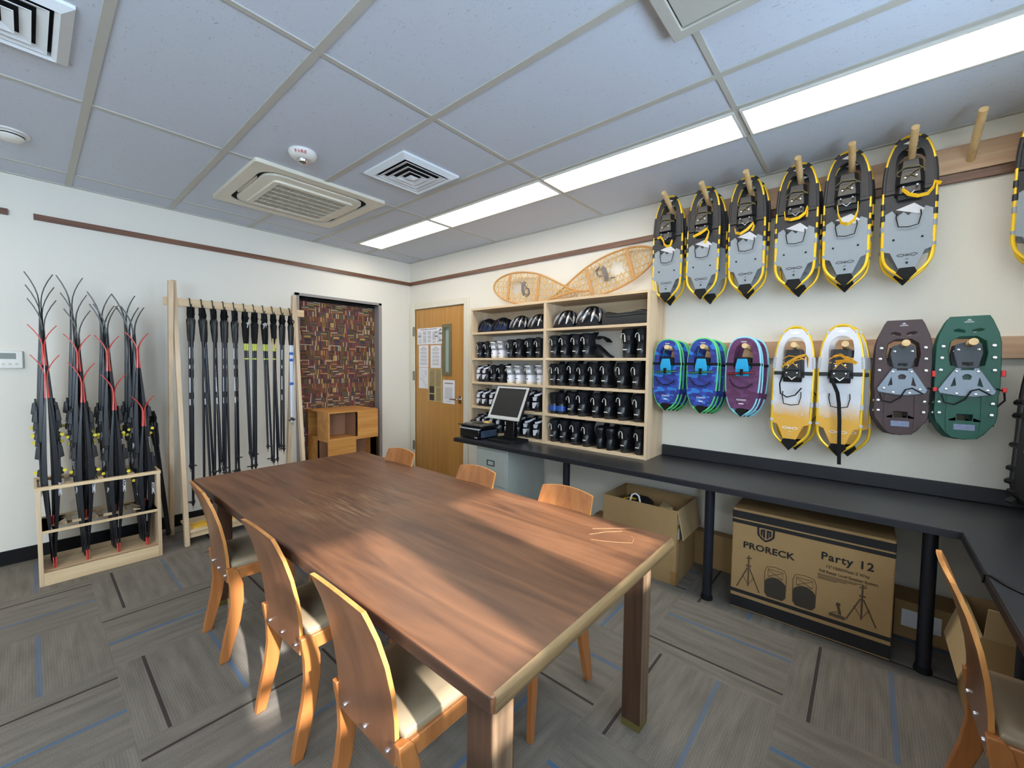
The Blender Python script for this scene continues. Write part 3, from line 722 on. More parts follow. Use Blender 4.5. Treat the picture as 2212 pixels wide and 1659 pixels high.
for bay, tab, where in (('R', RB, 'from the divider, bay beside the snowshoes'), ('L', LB, 'from the door side, bay beside the door')):
    for lv, row in tab.items():
        for i, it in enumerate(row):
            k, y, s = it.split(); kind = KK[k]
            lab = '%s, %s: %s %s' % (DESC[kind] if kind != 'black' else 'black ski boot, white loop', LV[lv], ORD[i], where)
            lab = lab.replace('black and white striped ski boot', 'black and white boot').replace('plain black ankle boot without a loop', 'plain black ankle boot').replace('black ski boot with blue toe', 'boot with blue toe').replace('white and grey ski boot', 'white and grey boot').replace(', bay beside the ', ', ').replace(', snowshoes', ', snowshoe bay').replace(', door', ', door bay').replace('from the door side', 'from door')
            boot(kind, float(y), SH[lv], float(s), lab, 'ski boots on the %s of the shelf unit' % LV[lv], random.uniform(-.06,.06), random.uniform(0,.012))
# the opened boot whose flap leans away on the second shelf
a = MB(); a.ribbon([(3.05,1.70,1.65),(3.05,1.655,1.665),(3.05,1.61,1.645),(3.05,1.585,1.62)], .09, .01, (1,0,0)); a.ribbon([(3.06,1.70,1.60),(3.05,1.645,1.56),(3.05,1.60,1.52),(3.05,1.56,1.496)], .07, .012, (1,0,0))
tag(a.build('boot_gaiter', M['bootfab']), 'black boot gaiter flap slumped open in the gap on the second shelf', 'gaiter')
# helmets on the top shelf
def helmet_proto(kind):
    t = thing('helmet', 'helmet', 'helmet')
    sh, ac = ('navy','bootblack') if kind == 'navy' else ('blackgloss','silverpaint')
    def dome(th, ph, k=1.0):
        x = .135*math.cos(th)*math.cos(ph)*k; y = .10*math.cos(th)*math.sin(ph)*k; z = .14*math.sin(th)*k
        return (x*(1+.12*math.cos(ph)), y, z+.012)
    a = MB(); rings = []
    for i in range(9):
        th = R(90*i/8.6); rings.append([dome(th, 2*PI*k/28, 1-.03*(k % 4 == 0)) for k in range(28)])
    a.loft(rings); hs = a.build('shell', M[sh], t, angle=60)
    rm = MB(); rm.lathe([(1,0),(1.03,.008),(1.0,.02)], (0.006,0,0), 28, 'z', .137, .102); rm.build('rim', M['blackmatte'], t)
    rb = MB()
    for ph in (-150,-118,-86,-54,150,118,86,54,180):
        pts = [dome(R(8+10*i), R(ph+ (14-4*i if ph < 0 else -14+4*i)), 1.015) for i in range(6)]
        rb.tube(pts, [.004,.010,.012,.011,.009,.003], 8)
    rb.build('accent', M[ac], hs)
    v = MB()
    for ph in (-134,-102,-70,134,102,70): v.tube([dome(R(26), R(ph), 1.0), dome(R(44), R(ph), 1.0), dome(R(60), R(ph), .995)], [.006,.012,.005], 8)
    v.build('air_vent', M['blackmatte'], hs)
    return t
HP = {'navy': helmet_proto('navy'), 'silver': helmet_proto('silver')}
for p in HP.values():
    for c in [p]+kids(p): KIDS[c] = kids(c)
hs = [('navy',2.93,.88,'navy blue ski helmet on the top shelf nearest the door'),('navy',2.735,.88,'navy blue ski helmet, second from the door on the top shelf'),
      ('silver',2.505,.9,'silver and black helmet beside the navy helmets on the top shelf'),('silver',2.285,.9,'silver and black helmet against the divider, door bay of the top shelf'),
      ('silver',1.985,.96,'silver and black helmet just past the divider on the top shelf'),('silver',1.745,1.06,'silver and black helmet next to the black bag on the top shelf')]
seen = set()
for k, y, s, lab in hs:
    o = HP[k] if k not in seen else dup(HP[k]); seen.add(k)
    o.location = (3.06, y, SH[4]); s *= 1.08; o.scale = (s*.9, s, s*1.02); o.rotation_euler = (0, 0, R(95)); tag(o, lab, 'helmet', 'ski helmets on the top shelf')
t = thing('carry_bag', 'flat black nylon bag on the top shelf beside the helmets', 'bag', (3.07, 1.415, SH[4]))
a = MB(); rr = []
for i, y in enumerate((.195,.18,.1,0,-.1,-.17,-.185)):
    hgt = .105+.012*math.sin(i*1.9); rr.append([(-.11,y,.004),(-.115,y,.05),(-.10,y,hgt-.012),(-.04,y,hgt),(.08,y,hgt+.004),(.10,y,.05),(.1,y,.004)])
a.loft(rr); a.build('body', M['bagblack'], t, bevel=.006)
a = MB(); a.ribbon([(-.118,.17,.085),(-.119,.06,.082),(-.119,-.06,.087),(-.117,-.16,.084)], .01, .003, (0,0,1)); a.build('zipper', M['black'], t)

# old wooden snowshoes resting on top of the unit against the wall
def old_shoe(label, loc, L, W, ang, flip):
    t = thing('wooden_snowshoe', label, 'snowshoe', loc, 0, 'antique wooden snowshoes on the shelf top')
    M4 = Matrix.Rotation(ang, 3, 'X')
    def out(n=44):
        pts = []
        for i in range(n):
            q = 2*PI*i/n; c, s = math.cos(q), math.sin(q)
            xx = L/2*c; wv = W/2*s*(1+.42*c-.26*c*c) if c > -2 else 0
            if c < 0: wv *= (1-.75*(c*c))
            pts.append((xx*flip, wv))
        return pts
    O = out(); P = lambda a, b, d=0: (d, *((M4 @ Vector((0, a, b)))[1:]))
    fr = MB(); fr.tube([P(*q) for q in O], .009, 8, closed=True)
    tl = O[len(O)//2]; fr.tube([P(tl[0]+.02*-flip*-1, .0), P(tl[0]-.10*flip, .006), ], .008, 8)
    fr.build('frame', M['rattan'], t)
    def clip(p, d):
        ts = []
        n = len(O)
        for i in range(n):
            a, b = Vector(O[i]), Vector(O[(i+1) % n]); e = b-a
            den = d.x*e.y-d.y*e.x
            if abs(den) < 1e-9: continue
            w_ = a-p; tt = (w_.x*e.y-w_.y*e.x)/den; u = (w_.x*d.y-w_.y*d.x)/den
            if 0 <= u < 1: ts.append(tt)
        return (min(ts), max(ts)) if len(ts) > 1 else None
    for xc in (.30*L, -.06*L):
        tt = clip(Vector((xc*flip, 0)), Vector((0, 1)))
        MB().bar(P(xc*flip, tt[0]), P(xc*flip, tt[1]), .028, .014, P(1,0)).build('crossbar', M['rattan'], t, bevel=.003)
    lc = MB()
    for k, (dx, dy, st) in enumerate(((1,.0,.052),(.5,.87,.036),(.5,-.87,.036),(.12,1,.075))):
        d = Vector((dx, dy)).normalized(); nn = Vector((-d.y, d.x))
        for i in range(-24, 25):
            p = nn*(i*st+.004*math.sin(i*2.3+k)); tt = clip(p, d)
            if not tt: continue
            a, b = p+d*tt[0], p+d*tt[1]
            # toe hole stays open
            mid = (a+b)/2
            hole = Vector((.19*L*flip, -.01))
            tc = (hole-a).dot(d); near = (a+d*tc-hole).length
            segs = [(a, b)]
            if near < .055:
                hl = math.sqrt(.055**2-near**2); segs = [(a, a+d*max(0, tc-hl)), (a+d*min((b-a).length, tc+hl), b)]
            for s0, s1 in segs:
                if (s1-s0).length > .012: lc.tube([P(s0.x, s0.y, .003*(k-1.5)), P(s1.x, s1.y, .003*(k-1.5))], .0026, 5)
    lc.build('lacing', M['rawhide'], t)
    bd = MB(); hx = .08*L*flip
    bd.ribbon([P(hx, -.07, -.012), P(hx+.02*flip, -.03, -.022), P(hx+.025*flip, .02, -.024), P(hx+.01*flip, .06, -.014)], .035, .005, P(1,0))
    bd.ribbon([P(hx+.09*flip, .055, -.01), P(hx+.05*flip, .05, -.02), P(hx, .02, -.018), P(hx-.05*flip, -.02, -.015), P(hx-.06*flip, -.06, -.02), P(hx-.02*flip, -.08, -.014)], .018, .004, (1,0,0))
    bd.tube([P(hx-.03*flip+.03*math.cos(q), -.03+.03*math.sin(q), -.018) for q in [2*PI*i/14 for i in range(14)]], .003, 6, closed=True)
    bd.build('binding', M['leather'], t)
old_shoe('antique wooden snowshoe with rawhide lacing, end nearest the door', (3.135, 2.44, 2.150), 1.02, .285, R(8.5), 1)
old_shoe('antique wooden snowshoe tilted up, end nearest the snowshoe pegs', (3.175, 1.79, 2.165), 1.06, .285, R(180-15.5), 1)

# ------------------------------------------------------------------ things on the worktop
t = thing('monitor', 'black flat monitor with silver bezel on the worktop', 'monitor', (2.80, 2.44, CZ))
a = MB(); a.plate(rrect(.12,.155,.03), [], (0,0,.009), (1,0,0), (0,1,0), .018); a.build('base', M['blackmatte'], t, bevel=.005)
a = MB(); a.loft([[(-.0,-.06,.02),(.06,-.06,.02),(.06,.06,.02),(-.0,.06,.02)],[(.02,-.05,.12),(.07,-.05,.12),(.07,.05,.12),(.02,.05,.12)],[(.02,-.045,.30),(.06,-.045,.32),(.06,.045,.32),(.02,.045,.30)]]); a.build('stand', M['blackgloss'], t, bevel=.004)
tl = R(27); U = Vector((0,-1,0)); V = Vector((math.sin(tl), 0, math.cos(tl))); NN = U.cross(V)
C0 = Vector((-.028, -.02, .345))
a = MB(); a.plate([(-.182,-.158),(.182,-.158),(.182,.158),(-.182,.158)], [], C0-NN*.024*(1 if NN.x > 0 else -1)*(-1 if NN.x > 0 else 1), U, V, .03)
a.v = []; a.f = []; a.mi = []
OUT = NN if NN.x < 0 else -NN
a.plate([(-.178,-.152),(.178,-.152),(.178,.152),(-.178,.152)], [], C0-OUT*.024, U, V, .036); a.build('housing', M['black'], t, bevel=.006)
a = MB(); a.plate([(-.183,-.158),(.183,-.158),(.183,.158),(-.183,.158)], [[(-.163,-.126),(-.163,.140),(.163,.140),(.163,-.126)]], C0, U, V, .014); a.build('bezel', M['silver'], t, bevel=.003)
a = MB(); a.plate([(-.165,-.128),(.165,-.128),(.165,.142),(-.165,.142)], [], C0-OUT*.004, U, V, .006); a.build('screen', M['screen'], t)

t = thing('printer', 'black desktop printer on the worktop end by the door', 'printer', (2.645, 2.785, CZ))
a = MB(); a.bx(.0,.262,-.125,.125,.004,.085); a.build('body', M['blackgloss'], t, bevel=.006)
a = MB(); a.bx(-.004,.02,-.128,.128,.086,.098); a.build('front_lip', M['strapgrey'], t, bevel=.003)
a = MB(); a.bx(.02,.262,-.13,.13,.092,.112); a.build('lid', M['black'], t, bevel=.004)
a = MB(); a.loft([[(-.01,-.05,.118),(.24,-.13,.112),(.26,.10,.112),(-.005,.15,.118)],[(-.01,-.05,.124),(.24,-.13,.12),(.26,.10,.12),(-.005,.15,.124)]]); a.build('paper_tray', M['black'], t)
a = MB(); a.bx(.03,.24,-.1265,-.125,.012,.075); a.build('side_label', plain('blue_grey_side', (62,76,98), .4, noise=.5, scale=60), t)
a = MB(); a.bx(-.0018,.0,-.108,-.07,.012,.019); a.build('badge', M['strapgrey'], t)
t = thing('laptop_tray', 'grey flat device lying on top of the printer', 'device', (2.73, 2.74, CZ+.124))
a = MB(); a.plate(rrect(.09,.12,.015), [], (0,0,.008), (1,0,0), (0,1,0), .016); a.build('body', plain('warm_grey_plastic', (96,92,86), .4), t, bevel=.004)
a = MB(); a.bx(-.06,.03,-.08,.04,.016,.018); a.build('pad', M['screen'], t)
a = MB(); a.loft([[(0,-.03,0),(.05,-.03,0),(.05,.035,0),(0,.035,0)],[(.004,-.022,.014),(.045,-.028,.012),(.046,.03,.012),(.005,.022,.013)]])
o = a.build('sticky_notes', plain('yellow_notes', (228,190,110), .8)); o.location = (2.78, 2.70, CZ+.14); tag(o, 'small yellow pad lying on the grey device by the monitor', 'note pad')
a = MB(); a.tube([(2.80,2.88,CZ+.13),(2.83,2.90,CZ+.16),(2.86,2.86,CZ+.18),(2.87,2.81,CZ+.165),(2.85,2.78,CZ+.13)], .006, 8); a.lathe([(.001,.0),(.03,.004),(.032,.02),(.02,.03),(.001,.034)], (2.80,2.89,CZ+.122), 16)
tag(a.build('headset', M['black']), 'black headset with thin cord on the printer by the door', 'headset')
a = MB(); a.tube([(2.08,-.345,CZ+.004),(2.02,-.37,CZ+.004),(1.9,-.46,CZ+.004),(1.75,-.52,CZ+.004),(1.6,-.53,CZ+.004)], .004, 6); a.tube([(2.08,-.345,CZ+.004),(2.095,-.330,CZ+.001),(2.097,-.327,CZ-.03)], .004, 6)
tag(a.build('power_cable', M['black']), 'thin black cable trailing over the worktop edge at the corner', 'cable')

# ------------------------------------------------------------------ papers on the door
def paper(y0, y1, z0, z1, label, mat='paper', kind='text', name='notice'):
    t = thing(name, label, 'notice', (XB+.0045, (y0+y1)/2, (z0+z1)/2), 0, 'papers taped to the oak door')
    hy, hz = (y1-y0)/2, (z1-z0)/2
    MB().bx(-.0012, .0006, -hy, hy, -hz, hz).build('sheet', M[mat], t)
    a = MB(); x = -.0016
    def ln(yc, zc, wy, hz_): a.bx(x, -.001, yc-wy, yc+wy, zc-hz_, zc+hz_)
    if kind == 'text':
        z = hz*.72; i = 0
        ln(0, hz*.82, hy*.3, .003)
        while z > -hz*.8:
            if i % 5 != 4: ln(random.uniform(-.004,.004), z, hy*random.uniform(.62,.8), .0014)
            z -= .0088; i += 1
    elif kind == 'wide':
        for c in range(5):
            yc = hy*(.78-.37*c); z = hz*.6; i = 0
            while z > -hz*.85:
                if random.random() > .14: ln(yc, z, hy*.15*random.uniform(.75,1), .0012)
                z -= .0062
        ln(hy*.42, hz*.84, hy*.3, .004); ln(-hy*.25, hz*.84, hy*.3, .004); ln(hy*.82, 0.0, hy*.13, .005)
        ln(-hy*.83, -hz*.55, hy*.13, .007); ln(-hy*.83, hz*.25, hy*.12, .010); ln(-hy*.5, -hz*.05, hy*.11, .008); ln(-hy*.48, hz*.42, hy*.05, .012)
        a.plate([(-hy*.9,hz*.62),(-hy*.7,hz*.62),(-hy*.8,hz*.9)], [], (x,0,0), (0,1,0), (0,0,1), .001)
    elif kind == 'map':
        for pts in ([(.7,.9),(.2,.6),(-.3,.7),(-.7,.5)],[(.8,-.2),(.4,.05),(.2,-.3),(-.1,-.5),(-.6,-.9),(-.75,-.7),(-.2,-.35),(.1,.0)],[(.5,.5),(.1,.2),(-.4,.1),(-.6,.35),(-.2,.45)],[(-.8,.8),(-.4,.55),(-.75,.3)]):
            a.tube([(x, p*hy, q*hz) for p, q in pts], .0014, 5)
    elif kind == 'news':
        for c in (.5,-.5):
            z = hz*.86
            while z > -hz*.1: ln(c*hy*.9, z, hy*.38, .0012); z -= .006
        ln(0, hz*.93, hy*.8, .003)
        z = -hz*.15
        while z > -hz*.95: ln(-hy*.5, z, hy*.36, .001); z -= .0055
    else:
        ln(0, hz*.72, hy*.7, .006); z = hz*.35
        while z > -hz*.6: ln(0, z, hy*random.uniform(.6,.75), .0014); z -= .0092
        ln(0, -hz*.8, hy*.35, .002)
    a.build('print', M['inkgrey'] if kind != 'news' else M['inkmid'], t)
    if kind == 'news':
        b = MB(); b.bx(-.0018,-.001,hy*.15,hy*.85,-hz*.5,-hz*.08); b.bx(-.0018,-.001,hy*.15,hy*.85,-hz*.95,-hz*.57); b.build('photograph', M['photo'], t)
paper(3.855, 4.355, 1.665, 1.865, 'wide printed sheet with columns across the top of the oak door', kind='wide')
paper(4.135, 4.325, 1.38, 1.655, 'typed page below the wide sheet, on the hinge side of the door', kind='text')
paper(3.895, 4.09, 1.375, 1.65, 'typed page below the wide sheet, beside the door window', kind='text')
paper(4.14, 4.325, 1.115, 1.375, 'small line-drawn map page on the oak door', kind='map', name='map_sheet')
paper(3.87, 4.13, .965, 1.365, 'yellowed newspaper page with two dark photos on the door', 'oldpaper', 'news', 'newspaper_page')
paper(3.645, 3.855, .955, 1.235, 'white notice with bold heading above the door handle', kind='notice')

# ------------------------------------------------------------------ curtain and crates
a = MB(); rows = []
nx = 60
for sgn in (0, 1):
    pass
fr = []; bk = []
for i in range(nx+1):
    x = AX0+.004+(AX1-.016-AX0)*i/nx; y = YA+.075+.006*math.sin(i*.55)+.004*math.sin(i*.21+1)
    fr.append((x, y)); bk.append((x, y+.003))
poly = fr+bk[::-1]
rings = [[(px, py+(.004 if z > 2 else 0), z) for px, py in poly] for z in (.06, .5, 1.0, 1.5, 1.9, 2.085)]
a.loft(rings)
t = thing('curtain', 'curtain printed with rows of old books filling the wall recess', 'curtain', (0,0,0))
a.build('fabric', M['books'], t, angle=60)
a = MB(); a.cyl((AX0+.002,YA+.076,2.098), (AX1-.014,YA+.076,2.098), .009, 12); a.build('rod', M['blackmatte'], t)
def crate(z0, h, label, opens):
    X0, X1, Y0, Y1 = 1.922, 2.475, 4.05, 4.515
    t = thing('wooden_crate', label, 'crate', ((X0+X1)/2, (Y0+Y1)/2, z0), 0, 'pine display crates before the curtain')
    hx, hy = (X1-X0)/2, (Y1-Y0)/2; th = .016
    MB().bx(-hx,hx,-hy,hy,0,th).build('bottom_board', M['crate'], t, bevel=.001)
    MB().bx(-hx,hx,-hy,hy,h-th,h).build('top_board', M['crate'], t, bevel=.001)
    # pinwheel walls: on every side one half is open, the other boarded
    s = opens
    W4 = [(.02,hx,-hy,-hy+th),(-hx,-.02,hy-th,hy),(-hx,-hx+th,-hy,0),(hx-th,hx,0,hy)] if s else [(-hx,.02,-hy,-hy+th),(-.02,hx,hy-th,hy),(-hx,-hx+th,0.0,hy),(hx-th,hx,-hy,0)]
    for q in W4: MB().bx(*q, th, h-th).build('side_board', M['crate'], t, bevel=.001)
    B = MB()
    B.bx(.02,.036,-hy,hy*.1,th,h-th) if s else B.bx(.004,.02,-hy+.3,hy,th,h-th)
    B.bx(-hx,hx,.0,.012,th,h-th); B.build('inner_wall', M['crateback'], t)
    if not s: MB().bx(hx-th,hx-.0005,-hy,-.1,th,h-th).build('end_board', M['crate'], t)
crate(.643, .289, 'top honey pine crate before the book curtain, left half open', 1)
crate(.354, .288, 'honey pine crate under the top one, right half open', 0)
crate(.065, .288, 'lowest honey pine crate hidden behind the table', 1)
a = MB(); a.bx(1.94,2.46,4.07,4.5,0,.064); tag(a.build('crate_plinth', M['crate']), 'low pine plinth under the stack of crates', 'plinth')

# ------------------------------------------------------------------ table
TX0, TX1, TY0, TY1, TZ = .602, 1.662, .562, 2.955, .75
t = thing('wooden_table', 'large worn walnut table in the middle of the room', 'table', ((TX0+TX1)/2, (TY0+TY1)/2, 0))
hx, hy = (TX1-TX0)/2, (TY1-TY0)/2
a = MB(); a.bx(-hx,hx,-hy,hy,TZ-.046,TZ); tp = a.build('tabletop', [M['tabletop'], M['apron']], t, bevel=.008, seg=3)
for p_ in tp.data.polygons:
    if abs(p_.normal.x) > .5: p_.material_index = 1
tp.data.transform(Matrix.Translation((0,0,-TZ))); tp.location = (0,0,TZ)
a = MB(); a.loft([[(x_,-hy+.004,TZ-.045),(x_,-hy-.003,TZ-.041),(x_,-hy-.006,TZ-.024),(x_,-hy-.004,TZ-.007),(x_,-hy+.006,TZ+.0006)] for x_ in (-hx+.010, 0, hx-.010)]); a.build('end_lipping', M['wornedge'], t, angle=60)
a = MB(); a.bx(-hx+.07,-hx+.095,-hy+.11,hy-.11,TZ-.125,TZ-.042); a.bx(hx-.095,hx-.07,-hy+.11,hy-.11,TZ-.125,TZ-.042); a.bx(-hx+.11,hx-.11,-hy+.2,-hy+.225,TZ-.125,TZ-.042); a.bx(-hx+.11,hx-.11,hy-.1,hy-.075,TZ-.125,TZ-.042)
a.build('apron', M['apron'], t)
for sx in (-1, 1):
    for sy in (-1, 1):
        cx, cy = sx*(hx-.118), sy*(hy-.095)
        if sx < 0 and sy < 0: cx, cy = -hx+.058, -hy+.058
        a = MB(); r_ = .038
        a.bx(cx-r_,cx+r_,cy-r_,cy+r_,.03,TZ-.042)
        a.cur = 1
        if sy < 0: a.bx(cx-r_+.004,cx+r_-.004,cy-r_-.0008,cy-r_+.001,.033,TZ-.045)
        lg = a.build('leg', [M['tlegwood'], M['tlegworn']], t, bevel=.003)
        MB().bx(cx-r_+.001,cx+r_-.001,cy-r_+.001,cy+r_-.001,0,.03).build('foot_cap', M['olivefoot'], lg)

# ------------------------------------------------------------------ chairs (local +X is forward, origin under the back panel's foot)
def chair_proto():
    t = thing('dining_chair', 'chair', 'chair')
    # curved ply back: leaning and bowed
    a = MB(); rows = []; nu = 10
    prof = [(.37,.000),(.42,.001),(.50,-.004),(.58,-.014),(.66,-.030),(.74,-.053),(.80,-.076),(.828,-.088)]
    for z, x in prof:
        tq = (z-.37)/.458; hw = .148+.010*math.sin(tq*PI)-.006*tq
        fr = []; bk = []
        for i in range(nu+1):
            u = -1+2*i/nu; bow = -.011*(1-u*u)*min(1, tq*1.6)
            zz = z + (.016*(1-u*u) if tq > .97 else 0)
            fr.append((x+bow+.0065, u*hw, zz)); bk.append((x+bow-.0065, u*hw, zz))
        rows.append(fr+bk[::-1])
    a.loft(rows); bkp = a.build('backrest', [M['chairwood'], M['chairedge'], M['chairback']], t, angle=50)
    n = 2*(nu+1)
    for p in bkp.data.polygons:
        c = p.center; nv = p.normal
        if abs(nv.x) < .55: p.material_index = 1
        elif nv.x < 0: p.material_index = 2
    for y in (-.115, 0, .115):
        s = MB(); s.lathe([(.001,-.0125),(.006,-.0115),(.0075,-.008),(.0075,-.004)], (0,y,.395), 12, 'x'); s.build('screw', M['screwhead'], bkp)
    # seat frame and cushion
    a = MB(); a.bx(.008,.40,-.178,-.156,.385,.44); a.bx(.008,.40,.156,.178,.385,.44); a.bx(.378,.40,-.156,.156,.385,.44); a.bx(.008,.03,-.156,.156,.372,.44)
    a.build('seat_frame', M['chairwood'], t, bevel=.003)
    a = MB()
    def sq(x0, x1, w0, w1, z):
        return [(x0,-w0,z),((x0+x1)/2,-(w0+w1)/2,z),(x1,-w1,z),(x1+.006,0,z),(x1,w1,z),((x0+x1)/2,(w0+w1)/2,z),(x0,w0,z),(x0-.002,0,z)]
    a.loft([sq(.014,.394,.165,.172,.436), sq(.012,.398,.168,.176,.45), sq(.018,.392,.162,.17,.463), sq(.06,.35,.12,.13,.469)]); a.build('seat', M['seatfab'], t, angle=60)
    # sabre rear legs: side outline in (x,z)
    for sy in (-1, 1):
        out = [(-.014,.446),(.02,.446),(.035,.43),(.055,.36),(.056,.28),(.040,.18),(.012,.08),(-.012,0),(-.050,0),(-.034,.09),(-.012,.19),(.0,.28),(-.002,.36),(-.010,.41)]
        a = MB(); a.plate(out, [], (0, sy*.168, 0), (1,0,0), (0,0,1), .026); a.build('rear_leg', M['chairwood'], t, bevel=.003)
        a = MB(); y0 = sy*.166
        a.loft([[(.362,y0-.013,.44),(.402,y0-.013,.44),(.402,y0+.013,.44),(.362,y0+.013,.44)],[(.37,y0-.013,.2),(.405,y0-.013,.2),(.405,y0+.013,.2),(.37,y0+.013,.2)],[(.385,y0-.011,0),(.408,y0-.011,0),(.408,y0+.011,0),(.385,y0+.011,0)]]); a.build('front_leg', M['chairwood'], t, bevel=.003)
    return t
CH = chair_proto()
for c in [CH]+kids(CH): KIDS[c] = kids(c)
spots = [(.603,1.055,0.0,'wooden chair with tan seat nearest the camera along the table'),
         (.612,1.675,R(1.5),'middle wooden chair on the ski rack side of the table'),
         (.600,2.445,R(-2),'wooden chair on the ski rack side nearest the pole rack'),
         (1.570,2.415,PI+R(2),'wooden chair across the table, nearest the oak door'),
         (1.585,1.690,PI,'wooden chair across the table, in front of the filing cabinet'),
         (1.597,1.085,PI,'wooden chair across the table, in front of the open carton'),
         (1.835,-.296,-PI/2+R(.5),'wooden chair pulled up to the worktop at the corner')]
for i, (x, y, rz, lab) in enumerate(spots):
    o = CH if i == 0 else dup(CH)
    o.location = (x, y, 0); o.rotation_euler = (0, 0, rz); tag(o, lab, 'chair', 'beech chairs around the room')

# ------------------------------------------------------------------ cartons
t = thing('speaker_carton', 'closed cardboard carton printed PRORECK Party 12 under the worktop', 'carton', (2.700, .216, 0))
BW, BH, BD = .357, .602, .40
a = MB(); a.bx(0,BD,-BW,BW,.002,BH); a.build('box', M['card'], t, bevel=.006)
U, V = Vector((0,-1,0)), Vector((0,0,1))
b = MB()
for z0, z1 in ((.545,.588),(.515,.536),(.098,.119),(.012,.078)): b.bx(-.0012,.0,-BW+.001,BW-.001,z0,z1); b.bx(0,BD,BW-.0005,BW+.001,z0,z1); b.bx(0,BD,-BW-.001,-BW+.0005,z0,z1)
b.build('printed_band', M['ink'], t)
O0 = Vector((-.001, BW, 0))
def at(u, v): return O0+U*u+V*v
p = MB()
p.text('PRORECK', .050, at(.060,.378), U, V, bold=.0013, sx=1.10, space=1.04)
p.text('Party 12', .056, at(.425,.425), U, V, bold=.0012, sx=1.0, space=1.12)
sh = [(.135,.515),(.175,.498),(.215,.515)]
shield = [(.128,.510),(.172,.520),(.216,.510),(.214,.462),(.196,.442),(.172,.428),(.148,.442),(.130,.462)]
inner = [(.138,.503),(.172,.511),(.206,.503),(.204,.466),(.190,.450),(.172,.439),(.154,.450),(.140,.466)]
p.plate(shield, [inner[::-1]], O0+Vector((-.0006,0,.010)), U, V, .0012)
p.plate([(.146,.496),(.168,.500),(.168,.448),(.158,.455),(.158,.488),(.155,.487),(.155,.458),(.146,.468)], [], O0+Vector((-.0006,0,.010)), U, V, .0012)
p.plate([(.176,.500),(.198,.496),(.198,.468),(.189,.458),(.189,.487),(.186,.488),(.186,.455),(.176,.448)], [], O0+Vector((-.0006,0,.010)), U, V, .0012)
p.build('brand_print', M['ink'], t)
p = MB()
p.text('12"1000Watt 2 Way', .021, at(.535,.385), U, V, bold=.0004, align='CENTER')
p.text('Full Range Loud Speaker System', .021, at(.538,.355), U, V, bold=.0004, align='CENTER', sx=.86)
for k in range(4): p.bx(-.0012,0,BW-.415-(.20-.04*k),BW-.415,.340-.0075*k,.3435-.0075*k)
def line(pts, r=.0015): p.tube([at(*q)+Vector((-.0004,0,0)) for q in pts], r, 5)
for cx, b0 in ((.092,.135),(.598,.145)):
    tp_ = b0+.20
    line([(cx,tp_),(cx,b0+.02)], .004); line([(cx-.012,tp_-.018),(cx+.016,tp_-.012)], .003); line([(cx-.012,tp_-.06),(cx+.014,tp_-.06)], .004)
    line([(cx-.006,tp_-.075),(cx-.058,b0)], .003); line([(cx+.006,tp_-.075),(cx+.058,b0)], .003); line([(cx-.03,b0+.08),(cx,b0+.025),(cx+.03,b0+.08)], .002)
for cx, b0 in ((.226,.130),(.360,.130)):
    out = [(cx-.05,b0+.02),(cx-.052,b0+.14),(cx-.042,b0+.172),(cx,b0+.18),(cx+.042,b0+.172),(cx+.052,b0+.14),(cx+.05,b0+.02),(cx+.036,b0),(cx-.036,b0),(cx-.05,b0+.02)]
    line(out); line([(cx-.034,b0+.155),(cx+.034,b0+.118)]); line([(cx+.034,b0+.155),(cx-.034,b0+.118)]); line([(cx-.036,b0+.16),(cx-.036,b0+.118),(cx+.036,b0+.118),(cx+.036,b0+.16),(cx-.036,b0+.16)])
line([(.505,.20),(.515,.16)], .006); line([(.507,.215),(.504,.20)], .009); line([(.47,.145),(.535,.142)], .009); line([(.48,.155),(.50,.165),(.52,.153)], .002)
p.build('line_drawing', M['inkmid'], t)
p = MB()
for cx, b0 in ((.226,.130),(.360,.130)):
    pts = [(cx-.05+.0,b0+.02),(cx-.036,b0+.002),(cx+.036,b0+.002),(cx+.05,b0+.02)]+[(cx+.052*math.cos(R(180*i/12)), b0+.075+.042*math.sin(R(180*i/12))) for i in range(13)]
    p.plate(pts, [], O0+Vector((-.0004,0,0)), U, V, .0008)
p.build('speaker_grille_print', plain('dark_halftone_ink', (58,50,40), .8), t)

def open_carton(name, label, x0, x1, y0, y1, h, flaps, mat='card'):
    t = thing(name, label, 'carton', ((x0+x1)/2, (y0+y1)/2, 0))
    hx, hy, th = (x1-x0)/2, (y1-y0)/2, .005
    a = MB(); a.bx(-hx,hx,-hy,hy,.001,.006); a.bx(-hx,-hx+th,-hy,hy,.006,h); a.bx(hx-th,hx,-hy,hy,.006,h); a.bx(-hx+th,hx-th,-hy,-hy+th,.006,h); a.bx(-hx+th,hx-th,hy-th,hy,.006,h)
    a.build('box', M[mat], t)
    for side, ln, ang in flaps:
        q = R(ang); c, s_ = math.cos(q), math.sin(q)
        f = MB()
        if side == 'y-': f.bar((0,-hy,h), (0,-hy-ln*s_,h+ln*c), 2*hx-.01, .004, (1,0,0))
        if side == 'y+': f.bar((0,hy,h), (0,hy+ln*s_,h+ln*c), 2*hx-.01, .004, (1,0,0))
        if side == 'x-': f.bar((-hx,0,h), (-hx-ln*s_,0,h+ln*c), 2*hy-.01, .004, (0,1,0))
        if side == 'x+': f.bar((hx,0,h), (hx+ln*s_,0,h+ln*c), 2*hy-.01, .004, (0,1,0))
        f.build('flap', M['cardlight'], t)
    return t
t = open_carton('open_carton', 'tall open cardboard carton of odds and ends under the worktop', 2.70, 3.08, .895, 1.425, .497, [('y-',.19,168)])
a = MB(); a.bx(-.168,-.142,-.2675,-.265,.40,.488); a.bx(-.168,-.142,-.2675,-.265,.30,.37); a.build('shipping_label', M['paper'], t)
a = MB(); a.bx(-.1912,-.15,-.2665,-.23,.004,.09); a.build('tape', plain('brown_tape', (150,112,66), .35), t)
